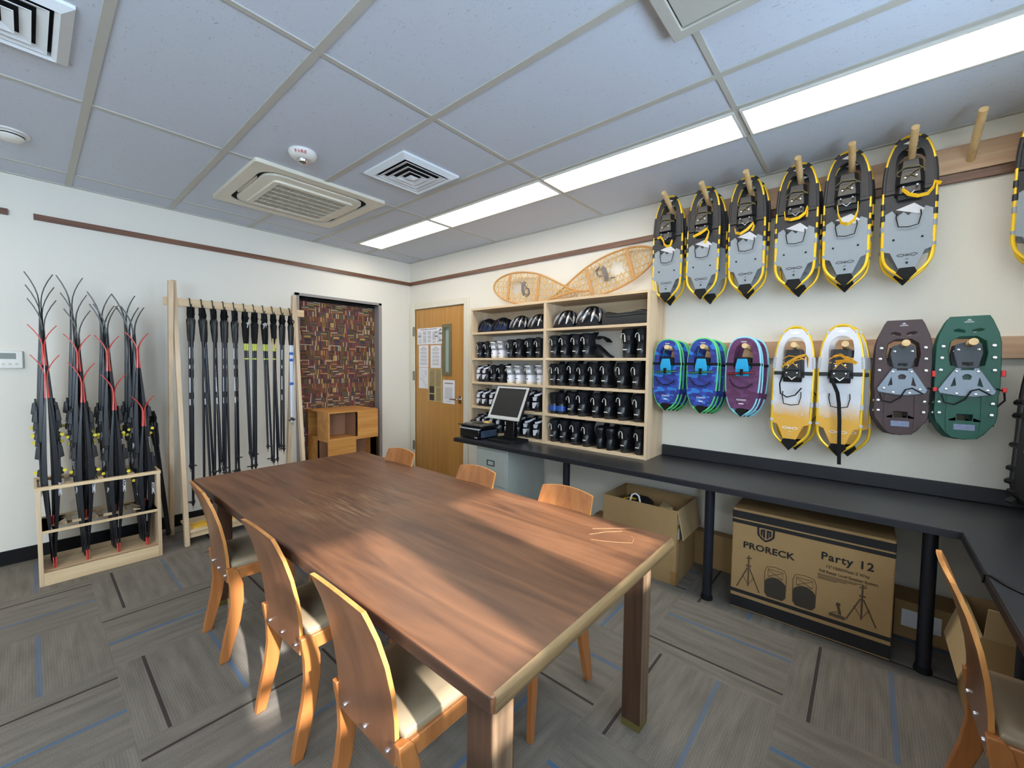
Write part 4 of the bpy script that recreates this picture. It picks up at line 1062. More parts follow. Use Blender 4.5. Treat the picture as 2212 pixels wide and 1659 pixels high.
a = MB()
for i in range(14):
    q = i*2.4; a.lathe([(.002,.36),(.035,.38),(.045,.41),(.03,.44),(.002,.45)], (2.90+.09*math.cos(q)*(i % 3)/2, 1.25+.07*math.sin(q), .0+.006*(i % 4)), 8)
a.v = []; a.f = []; a.mi = []
a.loft([[(2.74+.26*((k in (1,2))), 1.13+.26*(k in (2,3)), .01) for k in range(4)], [(2.75+.22*(k in (1,2)), 1.15+.2*(k in (2,3)), .44) for k in range(4)], [(2.80+.14*(k in (1,2)), 1.19+.12*(k in (2,3)), .475) for k in range(4)]])
tag(a.build('fabric_bundle', M['bagblack'], bevel=.02), 'black bundle inside the open carton', 'bundle')
a = MB(); a.ribbon([(2.79,1.31,.470),(2.80,1.27,.482),(2.80,1.22,.480)], .03, .004, (1,0,0)); tag(a.build('strap', M['yellowstrap']), 'yellow strap lying on the black bundle in the carton', 'strap')
a = MB(); a.tube([(2.74,1.235,.36),(2.74,1.235,.49),(2.742,1.225,.525),(2.745,1.20,.538),(2.742,1.175,.525),(2.74,1.165,.49),(2.74,1.165,.36)], .006, 8); tag(a.build('paper_bag_handle', M['paper']), 'white looped cord handle sticking up in the open carton', 'handle')
a = MB(); a.loft([[(2.80,.93,.01),(2.97,.93,.01),(2.97,1.1,.01),(2.80,1.1,.01)],[(2.80,.94,.36),(2.96,.95,.37),(2.96,1.09,.39),(2.79,1.1,.37)],[(2.83,.97,.47),(2.92,1.0,.44),(2.90,1.06,.485),(2.84,1.07,.45)]]); tag(a.build('crumpled_paper', M['cardlight'], bevel=.01), 'crumpled pale packing paper inside the open carton', 'packing paper')
a = MB(); a.bx(3.12,3.205,.55,.93,.0,.245); tag(a.build('flattened_carton', M['card'], bevel=.003), 'plain brown carton against the wall between the two big cartons', 'carton')
a = MB(); a.bx(3.10,3.205,1.52,1.72,.0,.17); tag(a.build('flattened_carton', M['card'], bevel=.003), 'small brown carton against the wall left of the open carton', 'carton')
t = thing('labelled_carton', 'low brown carton with white shipping label behind the worktop leg', 'carton', (3.08,-.32,0))
a = MB(); a.bx(-.08,.12,-.20,.16,.0,.20); a.build('box', M['card'], t, bevel=.003)
a = MB(); a.bx(-.0815,-.08,-.02,.13,.065,.155); a.build('shipping_label', M['paper'], t)
t = open_carton('corner_carton', 'open cardboard carton under the corner of the worktop', 2.30, 2.69, -.80, -.365, .43, [('x-',.14,20),('y+',.20,165)])
t = thing('lettered_carton', 'brown carton with dark red lettering under the worktop, cut by the frame', 'carton', (2.0,-.72,0))
a = MB(); a.bx(-.2,.25,-.15,.12,.0,.34); a.build('box', M['card'], t, bevel=.003)

# ------------------------------------------------------------------ peg rails
def rail(name, label, z0, z1, zb, zt, ys):
    t = thing(name, label, 'peg rail', (XB, .1, 0))
    MB().bx(-.023, 0, YF-.1+.003, 1.115, z0, z1).build('board', M['railwood'], t, bevel=.002)
    for y in ys:
        MB().tube([(-.0,y-.1,zb-.004),(-.303,y-.1,zt)], .0165, 16).build('peg', M['dowel'], t, angle=50)
PY = [1.128, .880, .620, .354, .112, -.133, -.360]
rail('upper_peg_rail', 'long maple peg rail just below the ceiling', 2.463, 2.600, 2.512, 2.640, PY+[-.60])
PL = [1.078, .838, .590, .334, .099, -.144, -.377]
rail('lower_peg_rail', 'long maple peg rail at head height above the worktop', 1.490, 1.602, 1.545, 1.566, PL+[-.66])

# ------------------------------------------------------------------ snowshoes. local: X across, Z up, -Y towards the room
def mirror(half):
    """half outline from top centre to bottom centre, u>=0 -> closed loop"""
    return [(u, v) for u, v in half]+[(-u, v) for u, v in half[::-1] if u > 1e-6]
def scaled(half, W, L): return [(u*W, v*L) for u, v in half]
HALF = [(.24,1.0),(.62,.955),(.86,.86),(.97,.74),(1.0,.62),(1.0,.45),(.99,.30),(.985,.21),(.95,.15),(.76,.095),(.40,.048),(0,.0)]
def smooth(pts, closed=True, it=2):
    for _ in range(it):
        q = []; n = len(pts)
        for i in range(n):
            a, b = pts[i], pts[(i+1) % n]
            q += [(a[0]*.75+b[0]*.25, a[1]*.75+b[1]*.25), (a[0]*.25+b[0]*.75, a[1]*.25+b[1]*.75)]
        pts = q
    return pts
def tube_along(mb, loop, v0, v1, side, r, off=0):
    """frame tube between heights v0..v1 on one side (+1/-1)"""
    pts = [(u, 0+off, v) for u, v in loop if v0 <= v <= v1 and u*side > 0]
    pts.sort(key=lambda p: -p[2])
    if len(pts) > 1: mb.tube(pts, r, 8)
def ell(cu, cv, a, b, n=18): return [(cu+a*math.cos(2*PI*i/n), cv+b*math.sin(2*PI*i/n)) for i in range(n)]
def logo(mb, cu, cv, s, y=-.0042):
    """the maker's mark near the tail: two angled brackets about a crossed bar"""
    U_, V_ = Vector((1,0,0)), Vector((0,0,1))
    for sg in (-1, 1):
        for a, b in (((.28,.10),(.62,.16)),((.62,.16),(.88,.02)),((.88,.02),(.62,-.14)),((.62,-.14),(.30,-.10)),((.30,-.10),(.28,.10))):
            mb.bar((cu+sg*a[0]*s, y, cv+a[1]*s), (cu+sg*b[0]*s, y, cv+b[1]*s), .07*s, .0008, (0,0,1) if abs(a[1]-b[1]) < abs(a[0]-b[0]) else (1,0,0))
    mb.bar((cu-.28*s, y, cv), (cu+.28*s, y, cv), .07*s, .0008, (0,0,1)); mb.bar((cu-.12*s, y, cv-.14*s), (cu+.12*s, y, cv+.14*s), .06*s, .0008, (1,0,0)); mb.bar((cu+.12*s, y, cv-.14*s), (cu-.12*s, y, cv+.14*s), .06*s, .0008, (1,0,0))
def shoe_adult(kind):
    W, L = .103, .745
    t = thing('snowshoe', 'snowshoe', 'snowshoe')
    loop = smooth(mirror(scaled(HALF, W, L)), it=2)
    fr = MB()
    fr.tube([(u*.97, .004, v) for u, v in loop], .0078, 8, closed=True)
    grey = kind == 'grey'
    hole = [(.0,.925*L),(.045,.90*L),(.058,.83*L),(.056,.74*L),(.046,.66*L),(0,.64*L)]
    hole = smooth([(u, v) for u, v in hole]+[(-u, v) for u, v in hole[::-1] if u > 0], it=1)
    up_half = [(.30,.985),(.60,.94),(.82,.855),(.93,.74),(.97,.62),(.97,.47),(.62,.50),(.42,.455),(.18,.48),(0,.45)]
    lo_half = [(0,.47),(.18,.50),(.42,.475),(.62,.52),(.985,.46),(.99,.40),(.90,.37),(.90,.285),(.975,.275),(.97,.215),(.66,.20),(.26,.062),(0,.055)]
    dm_up = M['blackdeck'] if grey else M['ywdeck']
    a = MB(); a.plate(mirror(scaled(up_half, W, L)), [hole[::-1]], (0,-.001,0), (1,0,0), (0,0,1), .0045); fd = a.build('front_deck', dm_up, t)
    a = MB(); a.plate(mirror(scaled(lo_half, W, L)), [], (0,.0005,0), (1,0,0), (0,0,1), .0045); rd = a.build('rear_deck', M['greydeck'] if grey else M['ywdeck'], t)
    # wraps that fold the deck over the tube
    wr = fr; fr.cur = 1
    for v0, v1 in ((.955,.985),(.60,.82),(.50,.575),(.42,.485)) if grey else ((.92,.97),(.66,.76),(.54,.58)):
        for sd in (1, -1): tube_along(wr, [(u*.97, v) for u, v in loop], v0*L, v1*L, sd, .0105, .004)
    w2 = fr; fr.cur = 2
    for v0, v1 in ((.212,.265),(.33,.40)):
        for sd in (1, -1): tube_along(w2, [(u*.97, v) for u, v in loop], v0*L, v1*L, sd, .0098, .004)
    fr.build('frame', [M['yellow'], M['blackdeck'] if grey else M['strapgrey'], M['greydeck'] if grey else M['strapgrey']], t)
    a = MB(); a.plate([(-.040,.052*L),(.040,.052*L),(.030,.085*L),(-.030,.085*L)][::1], [], (0,-.004,0), (1,0,0), (0,0,1), .016); a.plate([(-.042,.055*L),(.0,-.012*L),(.042,.055*L)], [], (0,-.002,0), (1,0,0), (0,0,1), .022); a.build('tail_cap', M['blackmatte'], t, bevel=.003)
    # heel riser wire and rivets
    a = MB(); a.tube([(-.046,-.008,.475*L),(-.048,-.012,.44*L),(-.038,-.014,.375*L),(0,-.015,.365*L),(.038,-.014,.375*L),(.048,-.012,.44*L),(.046,-.008,.475*L)], .0026, 6); a.build('heel_riser', M['blackmatte'], t)
    a = MB()
    for u, v in ((-.055,.29),(.055,.29),(0,.12)): a.lathe([(.005,-.006),(.005,-.0015)], (u,0,v*L), 10, 'y')
    a.build('rivet', M['blackmatte'] if grey else M['strapgrey'], t)
    a = MB(); logo(a, 0, .175*L, .046, -.0028); a.bx(-.006,.006,-.0034,-.002,.145*L,.149*L); a.build('maker_mark', M['inkdark'] if grey else M['paper'], rd)
    a = MB(); a.plate([(-.03,.952*L),(0,.968*L),(.03,.952*L),(0,.938*L)], [], (0,-.0042,0), (1,0,0), (0,0,1), .001); a.build('nose_badge', M['paper'], fd)
    if grey:
        a = MB(); a.plate([(-.05,.50*L),(.04,.45*L),(.06,.48*L),(.02,.53*L)], [], (0,-.004,0), (1,0,0), (0,0,1), .001); a.build('deck_stripe', M['strapgrey'], rd)
    # binding: a moulded toe cradle with cords and strap
    b = MB()
    for i, (z0, z1, hw, d0, d1) in enumerate(((.59,.66,.060,.006,.045),(.65,.735,.058,.012,.062),(.73,.815,.050,.010,.052))):
        b.loft([[(-hw,-d0,z0*L),(-hw*.7,-d1,z0*L),(hw*.7,-d1,z0*L),(hw,-d0,z0*L)],[(-hw*.95,-d0,z1*L),(-hw*.62,-d1*.9,z1*L),(hw*.62,-d1*.9,z1*L),(hw*.95,-d0,z1*L)]])
    b.loft([[(-.046,-.004,.555*L),(.046,-.004,.555*L),(.046,-.02,.555*L),(-.046,-.02,.555*L)],[(-.05,-.004,.62*L),(.05,-.004,.62*L),(.05,-.03,.62*L),(-.05,-.03,.62*L)]])
    b.bar((-.098,-.008,.625*L), (.098,-.008,.625*L), .022, .006, (0,0,1))
    bd = b.build('binding', M['black'], t, bevel=.006)
    a = MB(); cm = M['bronze'] if grey else M['orangestrap']
    a.tube([(-.05,-.045,.74*L),(-.02,-.062,.765*L),(.03,-.06,.755*L),(.055,-.04,.735*L)], .003, 6); a.tube([(-.05,-.045,.715*L),(-.01,-.066,.70*L),(.02,-.066,.73*L),(.052,-.04,.745*L)], .0028, 6); a.tube([(-.03,-.058,.66*L),(.0,-.066,.71*L),(.035,-.056,.665*L)], .0028, 6)
    a.build('lace', cm, bd)
    a = MB()
    for u, v in ((-.026,.63),(.026,.63),(-.02,.69),(.022,.695)): a.lathe([(.0045,-.062),(.0055,-.054)], (u,0,v*L), 8, 'y')
    a.plate([(-.022,.60*L),(0,.572*L),(.022,.60*L),(.016,.60*L),(0,.582*L),(-.016,.60*L)], [], (0,-.046,0), (1,0,0), (0,0,1), .002)
    a.build('stud', M['chrome'], bd)
    return t
def heel_strap(kind, j):
    """loose heel strap, a different fall for every shoe"""
    L = .745
    S = [[(-.055,-.05,.60),(-.03,-.06,.605),(-.005,-.066,.56),(.0,-.07,.53),(.022,-.07,.50),(.045,-.066,.51),(.05,-.05,.56)],
         [(-.05,-.05,.555),(.0,-.064,.57),(.04,-.066,.60),(.055,-.066,.57),(.045,-.066,.52),(.03,-.062,.475)],
         [(-.06,-.04,.56),(-.05,-.06,.52),(-.02,-.07,.50),(.02,-.07,.53),(.05,-.06,.575),(.054,-.06,.55),(.042,-.06,.51)],
         [(-.058,-.04,.62),(-.05,-.06,.56),(-.02,-.072,.54),(.02,-.072,.545),(.05,-.06,.58),(.058,-.05,.63),(.06,-.055,.59),(.056,-.05,.55)],
         [(-.04,-.04,.59),(-.035,-.06,.52),(-.018,-.072,.45),(.008,-.074,.43),(.036,-.07,.455),(.05,-.06,.52),(.05,-.04,.59)],
         [(-.03,-.05,.62),(-.005,-.068,.57),(.03,-.074,.545),(.065,-.07,.55),(.085,-.06,.59),(.09,-.05,.63),(.112,-.05,.61)]]
    p = S[j % 6]; a = MB(); a.ribbon([(u, y, v*L) for u, y, v in p], .017, .003, (0,-.5,.8)); return a
GP, WP = shoe_adult('grey'), shoe_adult('white')
for q in (GP, WP):
    for c in [q]+kids(q): KIDS[c] = kids(c)
    for c in kids(q):
        for d_ in kids(c): KIDS[d_] = kids(d_)
RZ = -PI/2
first = {}
def hang(proto, x, y, z, label, grp, rx=0, ry=0, dz=0, s=1.0):
    o = proto if not first.get(proto) else dup(proto); first[proto] = 1
    o.location = (x, y, z); o.rotation_euler = (R(rx), R(ry), RZ + R(dz)); o.scale = (s, s, s); tag(o, label, 'snowshoe', grp); return o
gtop = 'grey and yellow snowshoes on the top peg rail'
for i, y in enumerate(PY[:6]+[-.588]):
    ref = ('%s peg from the boot shelf' % ORD[i]) if i < 6 else 'top peg at the frame edge'
    yo, dyr, dzr, ryr = [(.012,-.008,.0,.6),(.02,-.045,-.012,1.0),(.005,.0,.0,-.6),(.012,-.02,-.012,.4),(.012,.0,-.006,-.5),(.0,.012,.006,-.8),(.0,-.02,.0,.5)][i]
    zb = 1.898
    f_ = hang(GP, 3.035, y+yo-.002, zb+.005, 'front grey and yellow snowshoe on the %s, top rail' % ref, gtop, ry=ryr)
    heel_strap('grey', i).build('heel_strap', M['yellowstrap'], f_)
    hang(GP, 3.105, y+yo+dyr*1.0-.004, zb-.012+dzr, 'grey and yellow snowshoe behind the front one, %s, top rail' % ref, gtop, ry=ryr*-1.2)
gw = 'white and yellow snowshoes on the lower peg rail'
for i, y in enumerate((PL[3], PL[4])):
    nm_ = ('fading white to yellow, peg beside the plum snowshoes', 'fading white to yellow, peg beside the maroon snowshoes')[i]
    zb = .930
    f_ = hang(WP, 3.03, y+.016, zb+.002, 'front snowshoe %s' % nm_, gw, ry=(.8,-.3)[i])
    a = MB()
    if i == 0: a.ribbon([(-.05,-.05,.50),(-.02,-.07,.53),(.03,-.078,.565),(.06,-.06,.575),(.072,-.045,.56),(.075,-.04,.50)], .016, .003, (0,-.4,.8))
    else: a.ribbon([(-.03,-.05,.565),(.0,-.07,.575),(.03,-.06,.55)], .016, .003, (0,-.4,.8)); a.ribbon([(-.02,-.06,.535),(.02,-.08,.54),(.06,-.08,.535),(.07,-.07,.525)], .018, .003, (0,-.4,.8))
    a.build('heel_strap', M['orangestrap'], f_)
    a = MB()
    if i == 0: a.tube([(-.05,-.03,.45),(-.062,-.03,.40),(-.055,-.03,.34),(-.02,-.035,.32),(.02,-.035,.335),(.05,-.03,.38)], .004, 6); a.ribbon([(.10,.03,.36),(.125,.03,.33),(.135,.03,.27),(.12,.03,.2),(.095,.03,.16)], .02, .004, (0,1,0))
    else: a.ribbon([(-.035,-.03,.50),(-.03,-.045,.42),(-.008,-.04,.36),(.0,-.03,.30),(.006,-.03,.2),(.008,-.035,.1),(.012,-.03,-.05)], .018, .004, (1,0,0))
    a.build('ankle_strap', M['blackmatte'], f_)
    hang(WP, 3.10, y-.03 if i else y-.012, zb-.004, 'snowshoe behind the front one, %s' % nm_, gw, ry=(-2.2,-2.6)[i])

def shoe_kid(kind):
    W, L = .098, .505
    t = thing('snowshoe', 'snowshoe', 'snowshoe')
    loop = smooth(mirror(scaled([(.30,1.0),(.66,.955),(.88,.86),(1.0,.70),(1.0,.50),(.96,.34),(.86,.20),(.66,.10),(.34,.03),(0,0)], W, L)), it=1)
    deck = M['bluecamo'] if kind == 'blue' else M['purplecamo']; fm = M['greenclip'] if kind == 'blue' else M['aquaframe']
    fr = MB(); fr.tube([(u*.985, .004, v) for u, v in loop], .007, 8, closed=True)
    hole = smooth([(.0,.915*L),(.038,.90*L),(.052,.82*L),(.055,.70*L),(.05,.58*L),(.0,.55*L),(-.05,.58*L),(-.055,.70*L),(-.052,.82*L),(-.038,.90*L)], it=1)
    inner = [(u*.97, v*.985+.004) for u, v in loop if v > .06*L]
    a = MB(); a.plate(inner, [hole[::-1]], (0,-.002,0), (1,0,0), (0,0,1), .005); dk = a.build('deck', deck, t)
    wr = fr; fr.cur = 1
    for v0, v1 in ((.90,.955),(.76,.86),(.52,.60),(.40,.47),(.22,.31)):
        for sd in (1, -1): tube_along(wr, [(u*.985, v) for u, v in loop], v0*L, v1*L, sd, .0092, .004)
    fr.build('frame', [fm, deck], t)
    a = MB(); a.plate([(-.034,.06*L),(0,-.012*L),(.034,.06*L),(.02,.10*L),(-.02,.10*L)], [], (0,-.002,0), (1,0,0), (0,0,1), .016); a.build('tail_cap', M['blackmatte'], t, bevel=.003)
    a = MB(); logo(a, 0, .205*L, .032, -.0052); a.bx(-.014,.014,-.0055,-.004,.15*L,.163*L); a.build('maker_mark', M['paper'], dk)
    a = MB(); a.bx(-.016,.016,-.0055,-.004,.94*L,.952*L); a.build('nose_badge', M['strapgrey'], dk)
    a = MB(); a.loft([[(-.038,-.012,.51*L),(.038,-.012,.51*L),(.038,-.02,.51*L),(-.038,-.02,.51*L)],[(-.038,-.026,.63*L),(.038,-.026,.63*L),(.038,-.033,.63*L),(-.038,-.033,.63*L)],[(-.028,-.024,.73*L),(.028,-.024,.73*L),(.028,-.030,.73*L),(-.028,-.030,.73*L)]]); a.build('toe_flap', M['aqua'], t, bevel=.006)
    a = MB(); a.loft([[(-.05,.004,.66*L),(.05,.004,.66*L),(.05,-.012,.66*L),(-.05,-.012,.66*L)],[(-.044,.004,.75*L),(.044,.004,.75*L),(.03,-.012,.75*L),(-.03,-.012,.75*L)]]); a.bar((-.1,-.006,.66*L), (.1,-.006,.66*L), .018, .005, (0,0,1)); a.build('binding', M['blackmatte'], t, bevel=.004)
    sm = M['greenclip'] if kind == 'blue' else M['red']
    a = MB(); a.ribbon([(-.085,-.012,.535*L),(-.04,-.03,.54*L),(0,-.036,.55*L),(.045,-.03,.555*L),(.075,-.012,.555*L)], .014, .004, (0,0,1)); a.bx(-.008,.008,-.042,-.03,.52*L,.60*L); st = a.build('strap', M['blackmatte'], t)
    a = MB(); a.ribbon([(-.085,-.0145,.535*L),(-.04,-.0325,.54*L),(0,-.0385,.55*L),(.045,-.0325,.555*L),(.075,-.0145,.555*L)], .003, .001, (0,0,1)); a.build('strap_stripe', sm, st)
    a = MB(); a.plate(ell(0,.41*L,.05,.075*L), [], (0,-.006,0), (1,0,0), (0,0,1), .006); a.build('heel_pad', deck, t, bevel=.002)
    a = MB(); a.tube([(-.07,-.02,.47*L),(-.05,-.03,.40*L),(-.01,-.034,.36*L),(.03,-.03,.37*L),(.062,-.02,.42*L)], .0035, 6); a.build('heel_strap', M['blackmatte'], t)
    return t
KB, KP = shoe_kid('blue'), shoe_kid('purple')
for q in (KB, KP):
    for c in [q]+kids(q):
        KIDS[c] = kids(c)
        for d_ in kids(c): KIDS[d_] = kids(d_)
for proto, y, nme, grp in ((KB, PL[0], 'blue and green child snowshoe, peg by the boot shelf', 'blue child snowshoes'), (KB, PL[1], 'blue and green child snowshoe, peg beside the plum ones', 'blue child snowshoes'), (KP, PL[2], 'plum and aqua child snowshoe', 'plum child snowshoes')):
    for k, (x, dy, dz, w_) in enumerate(((2.99,.022,.004,'front'),(3.035,.010,0,'second from front'),(3.08,-.004,-.004,'third from front'),(3.125,-.016,-.008,'rearmost'))):
        if proto is KP and k == 3: continue
        hang(proto, x, y+dy, 1.112+dz, '%s, %s of its stack' % (nme, w_), grp, ry=(.5,-.8,.9,-.4)[k])

def shoe_molded(kind):
    W, L = .112, .612
    t = thing('snowshoe', 'snowshoe', 'snowshoe'); mt = M['maroon'] if kind == 'maroon' else M['green']
    half = [(.60,1.0),(.70,.965),(.90,.86),(.98,.78),(1.0,.62),(1.0,.42),(.96,.36),(.97,.22),(.92,.15),(.60,.05),(.40,.012),(0,0)]
    loop = mirror([(0,1.004)]+scaled(half, W, 1) if False else scaled(half, W, L))
    h1 = [(-.058,.60*L),(-.066,.70*L),(-.058,.80*L),(-.03,.835*L),(.03,.835*L),(.058,.80*L),(.066,.70*L),(.058,.60*L)]
    s1 = [(-.012,.865*L),(-.048,.878*L),(-.050,.890*L),(-.036,.897*L),(-.014,.885*L)]; s2 = [(-u, v) for u, v in s1][::-1]
    s3 = [(-.027,.155*L),(.027,.155*L),(.027,.205*L),(-.027,.205*L)]
    a = MB(); a.plate(loop, [h1, s1, s2, s3], (0,0,0), (1,0,0), (0,0,1), .008); dk = a.build('deck', mt, t, bevel=.003)
    a = MB()
    for sg in (-1, 1): a.ribbon([(sg*.055,-.006,.02*L+.02),(sg*.06,-.007,.16*L),(sg*.058,-.007,.36*L)], .012, .007, (1,0,0)); a.ribbon([(sg*.095,.012,.12*L),(sg*.104,.012,.4*L),(sg*.104,.012,.7*L),(sg*.09,.012,.86*L)], .006, .03, (1,0,0))
    a.build('rib', mt, dk)
    a = MB(); a.plate([(-.035,.84*L*0+.58*L),(.035,.58*L),(.05,.70*L),(.044,.775*L),(0,.80*L),(-.044,.775*L),(-.05,.70*L)], [[(-.016,.60*L),(-.018,.625*L),(.018,.625*L),(.016,.60*L)]], (0,-.018,0), (1,0,0), (0,0,1), .006); bd = a.build('toe_pad', M['toefab'], t, bevel=.003)
    a = MB(); a.plate([(-.092,.375*L),(-.03,.355*L),(.03,.352*L),(.092,.372*L),(.098,.40*L),(.06,.52*L),(.036,.59*L),(-.036,.59*L),(-.06,.52*L),(-.098,.405*L)],
        [[(-.012,.49*L),(-.015,.515*L),(-.006,.53*L),(.006,.53*L),(.015,.515*L),(.012,.49*L)],[(-.055,.43*L),(-.042,.50*L),(-.036,.44*L)],[(.055,.43*L),(.036,.44*L),(.042,.50*L)],[(-.022,.565*L),(-.02,.585*L),(.02,.585*L),(.022,.565*L)]], (0,-.014,0), (1,0,0), (0,0,1), .007); tp2 = a.build('toe_plate', M['toeplate'], t, bevel=.002)
    a = MB()
    for u, v in ((-.085,.76),(.085,.76),(-.088,.665),(.088,.665),(-.09,.565),(.09,.565),(-.09,.30),(.09,.30),(-.088,.21),(.088,.21)): a.lathe([(.0085,-.0085),(.0065,-.011),(.001,-.012)], (u,0,v*L), 12, 'y')
    for u, v in ((-.036,.555),(.036,.555),(-.032,.375),(.032,.372),(-.07,.41),(.07,.405)): a.lathe([(.007,-.020),(.005,-.0225),(.001,-.023)], (u,0,v*L), 12, 'y')
    for u, v in ((-.034,.73),(.034,.73)): a.lathe([(.006,-.024),(.001,-.026)], (u,0,v*L), 12, 'y')
    a.build('rivet', M['screwhead'], t)
    a = MB(); a.tube([(-.085,-.02,.36*L),(-.075,-.03,.30*L),(-.04,-.03,.285*L),(-.005,-.028,.33*L),(.015,-.03,.40*L),(.04,-.028,.415*L),(.08,-.02,.37*L)], .0035, 6); a.tube([(.1,-.01,.42*L),(.125,0,.40*L),(.128,.0,.33*L),(.105,-.005,.28*L)], .004, 6); a.build('strap', M['blackmatte'], t)
    a = MB(); a.bx(-.036,.036,-.0052,-.004,.078*L,.125*L); a.build('decal', plain('blue_red_decal_'+kind, (120,130,160), .5, noise=.4, scale=70), dk)
    a = MB(); a.bx(-.016,.016,-.0052,-.004,.948*L,.955*L); a.plate([(-.01,.962*L),(.01,.962*L),(0,.978*L)], [], (0,-.0045,0), (1,0,0), (0,0,1), .001); a.build('maker_mark', M['strapgrey'], dk)
    return t
MM, MG = shoe_molded('maroon'), shoe_molded('green')
for q in (MM, MG):
    for c in [q]+kids(q):
        KIDS[c] = kids(c)
        for d_ in kids(c): KIDS[d_] = kids(d_)
for proto, y, c, dz in ((MM, PL[5], 'maroon', 0), (MG, PL[6], 'forest green', .006)):
    f_ = hang(proto, 3.02, y+.002, 1.078+dz, 'front %s plastic snowshoe with grey toe plate' % c, 'moulded plastic snowshoes', ry=-.5)
    a = MB(); a.bx(.118,.132,-.012,.01,.24,.262); a.bx(.112,.126,-.012,.01,.315,.345); a.build('buckle', M['red'], f_, bevel=.003)
    hang(proto, 3.09, y+.022, 1.070+dz, 'rear %s plastic snowshoe behind its twin' % c, 'moulded plastic snowshoes', ry=1.2)

# the dark bundle hanging in the corner beside the green snowshoes
def shoe_dark(label, x, y, z, ry):
    t = thing('snowshoe', label, 'snowshoe', (x, y, z), RZ+R(22), 'black snowshoes hanging in the corner'); t.rotation_euler = (0, R(ry), RZ+R(24))
    L, W = .78, .11
    loop = smooth(mirror(scaled(HALF, W, L)), it=1)
    a = MB(); a.plate(loop, [ell(0,.8*L,.045,.07)[::-1]], (0,0,0), (1,0,0), (0,0,1), .012); a.build('deck', M['blackdeck'], t, bevel=.003)
    a = MB(); a.tube([(u, 0, v) for u, v in loop], .010, 8, closed=True); a.build('frame', M['black'], t)
    b = MB(); b.loft([[(-.05,-.006,.56*L),(.05,-.006,.56*L),(.045,-.06,.56*L),(-.045,-.06,.56*L)],[(-.045,-.006,.74*L),(.045,-.006,.74*L),(.03,-.05,.74*L),(-.03,-.05,.74*L)]]); b.bar((-.1,-.01,.62*L),(.1,-.01,.62*L),.03,.01,(0,0,1)); b.build('binding', M['blackgloss'], t, bevel=.008)
    c = MB()
    for v in (.06,.12,.18,.26,.40,.58,.66): c.lathe([(.013,-.02),(.013,.02)], (-W*(1.02 if v > .15 else .9),0,v*L), 8, 'y')
    c.build('cleat', M['black'], t)
    d_ = MB(); d_.bx(-.085,-.06,-.0075,-.005,.36*L,.46*L); d_.build('decal', M['yellowclip'], t)
    return t
shoe_dark('front black snowshoe hanging in the corner past the green ones', 3.02, -.625, .765, 3)
shoe_dark('rear black snowshoe hanging in the corner past the green ones', 3.10, -.65, .76, 1)

# ------------------------------------------------------------------ ski rack and skis
RX0, RX1, RY0, RY1 = .002, .602, 3.894, 4.262
t = thing('ski_rack', 'low maple rack of two shelves holding skis upright', 'ski rack', (0,0,0))
for x0, x1 in ((RX0,RX0+.021),(RX1-.021,RX1)): MB().bx(x0,x1,RY0,RY1,0,.611).build('side_panel', M['maplez'], t, bevel=.0015)
cx4 = [.073,.222,.372,.530]
def slotted(x0, x1, z0, z1, ya):
    m = MB(); holes = []
    a = MB(); holes = [[(c-.062,RY0+ya),(c-.062,RY1-.05),(c+.062,RY1-.05),(c+.062,RY0+ya)] for c in cx4]
    a.plate([(x0,RY0),(x1,RY0),(x1,RY1),(x0,RY1)], holes, (0,0,(z0+z1)/2), (1,0,0), (0,1,0), z1-z0); return a
slotted(RX0-.004, RX1+.004,   .611, .631, .03).build('top_shelf', M['maplex'], t)
slotted(RX0+.021, RX1-.021, .335, .354, .145).build('middle_shelf', M['maplex'], t)
MB().bx(RX0+.021,RX1-.021,RY0+.012,RY1,.064,.082).build('bottom_shelf', M['maplex'], t)
MB().bx(RX0+.021,RX1-.021,RY0+.001,RY0+.02,0,.082).build('kick_board', M['maplex'], t, bevel=.001)

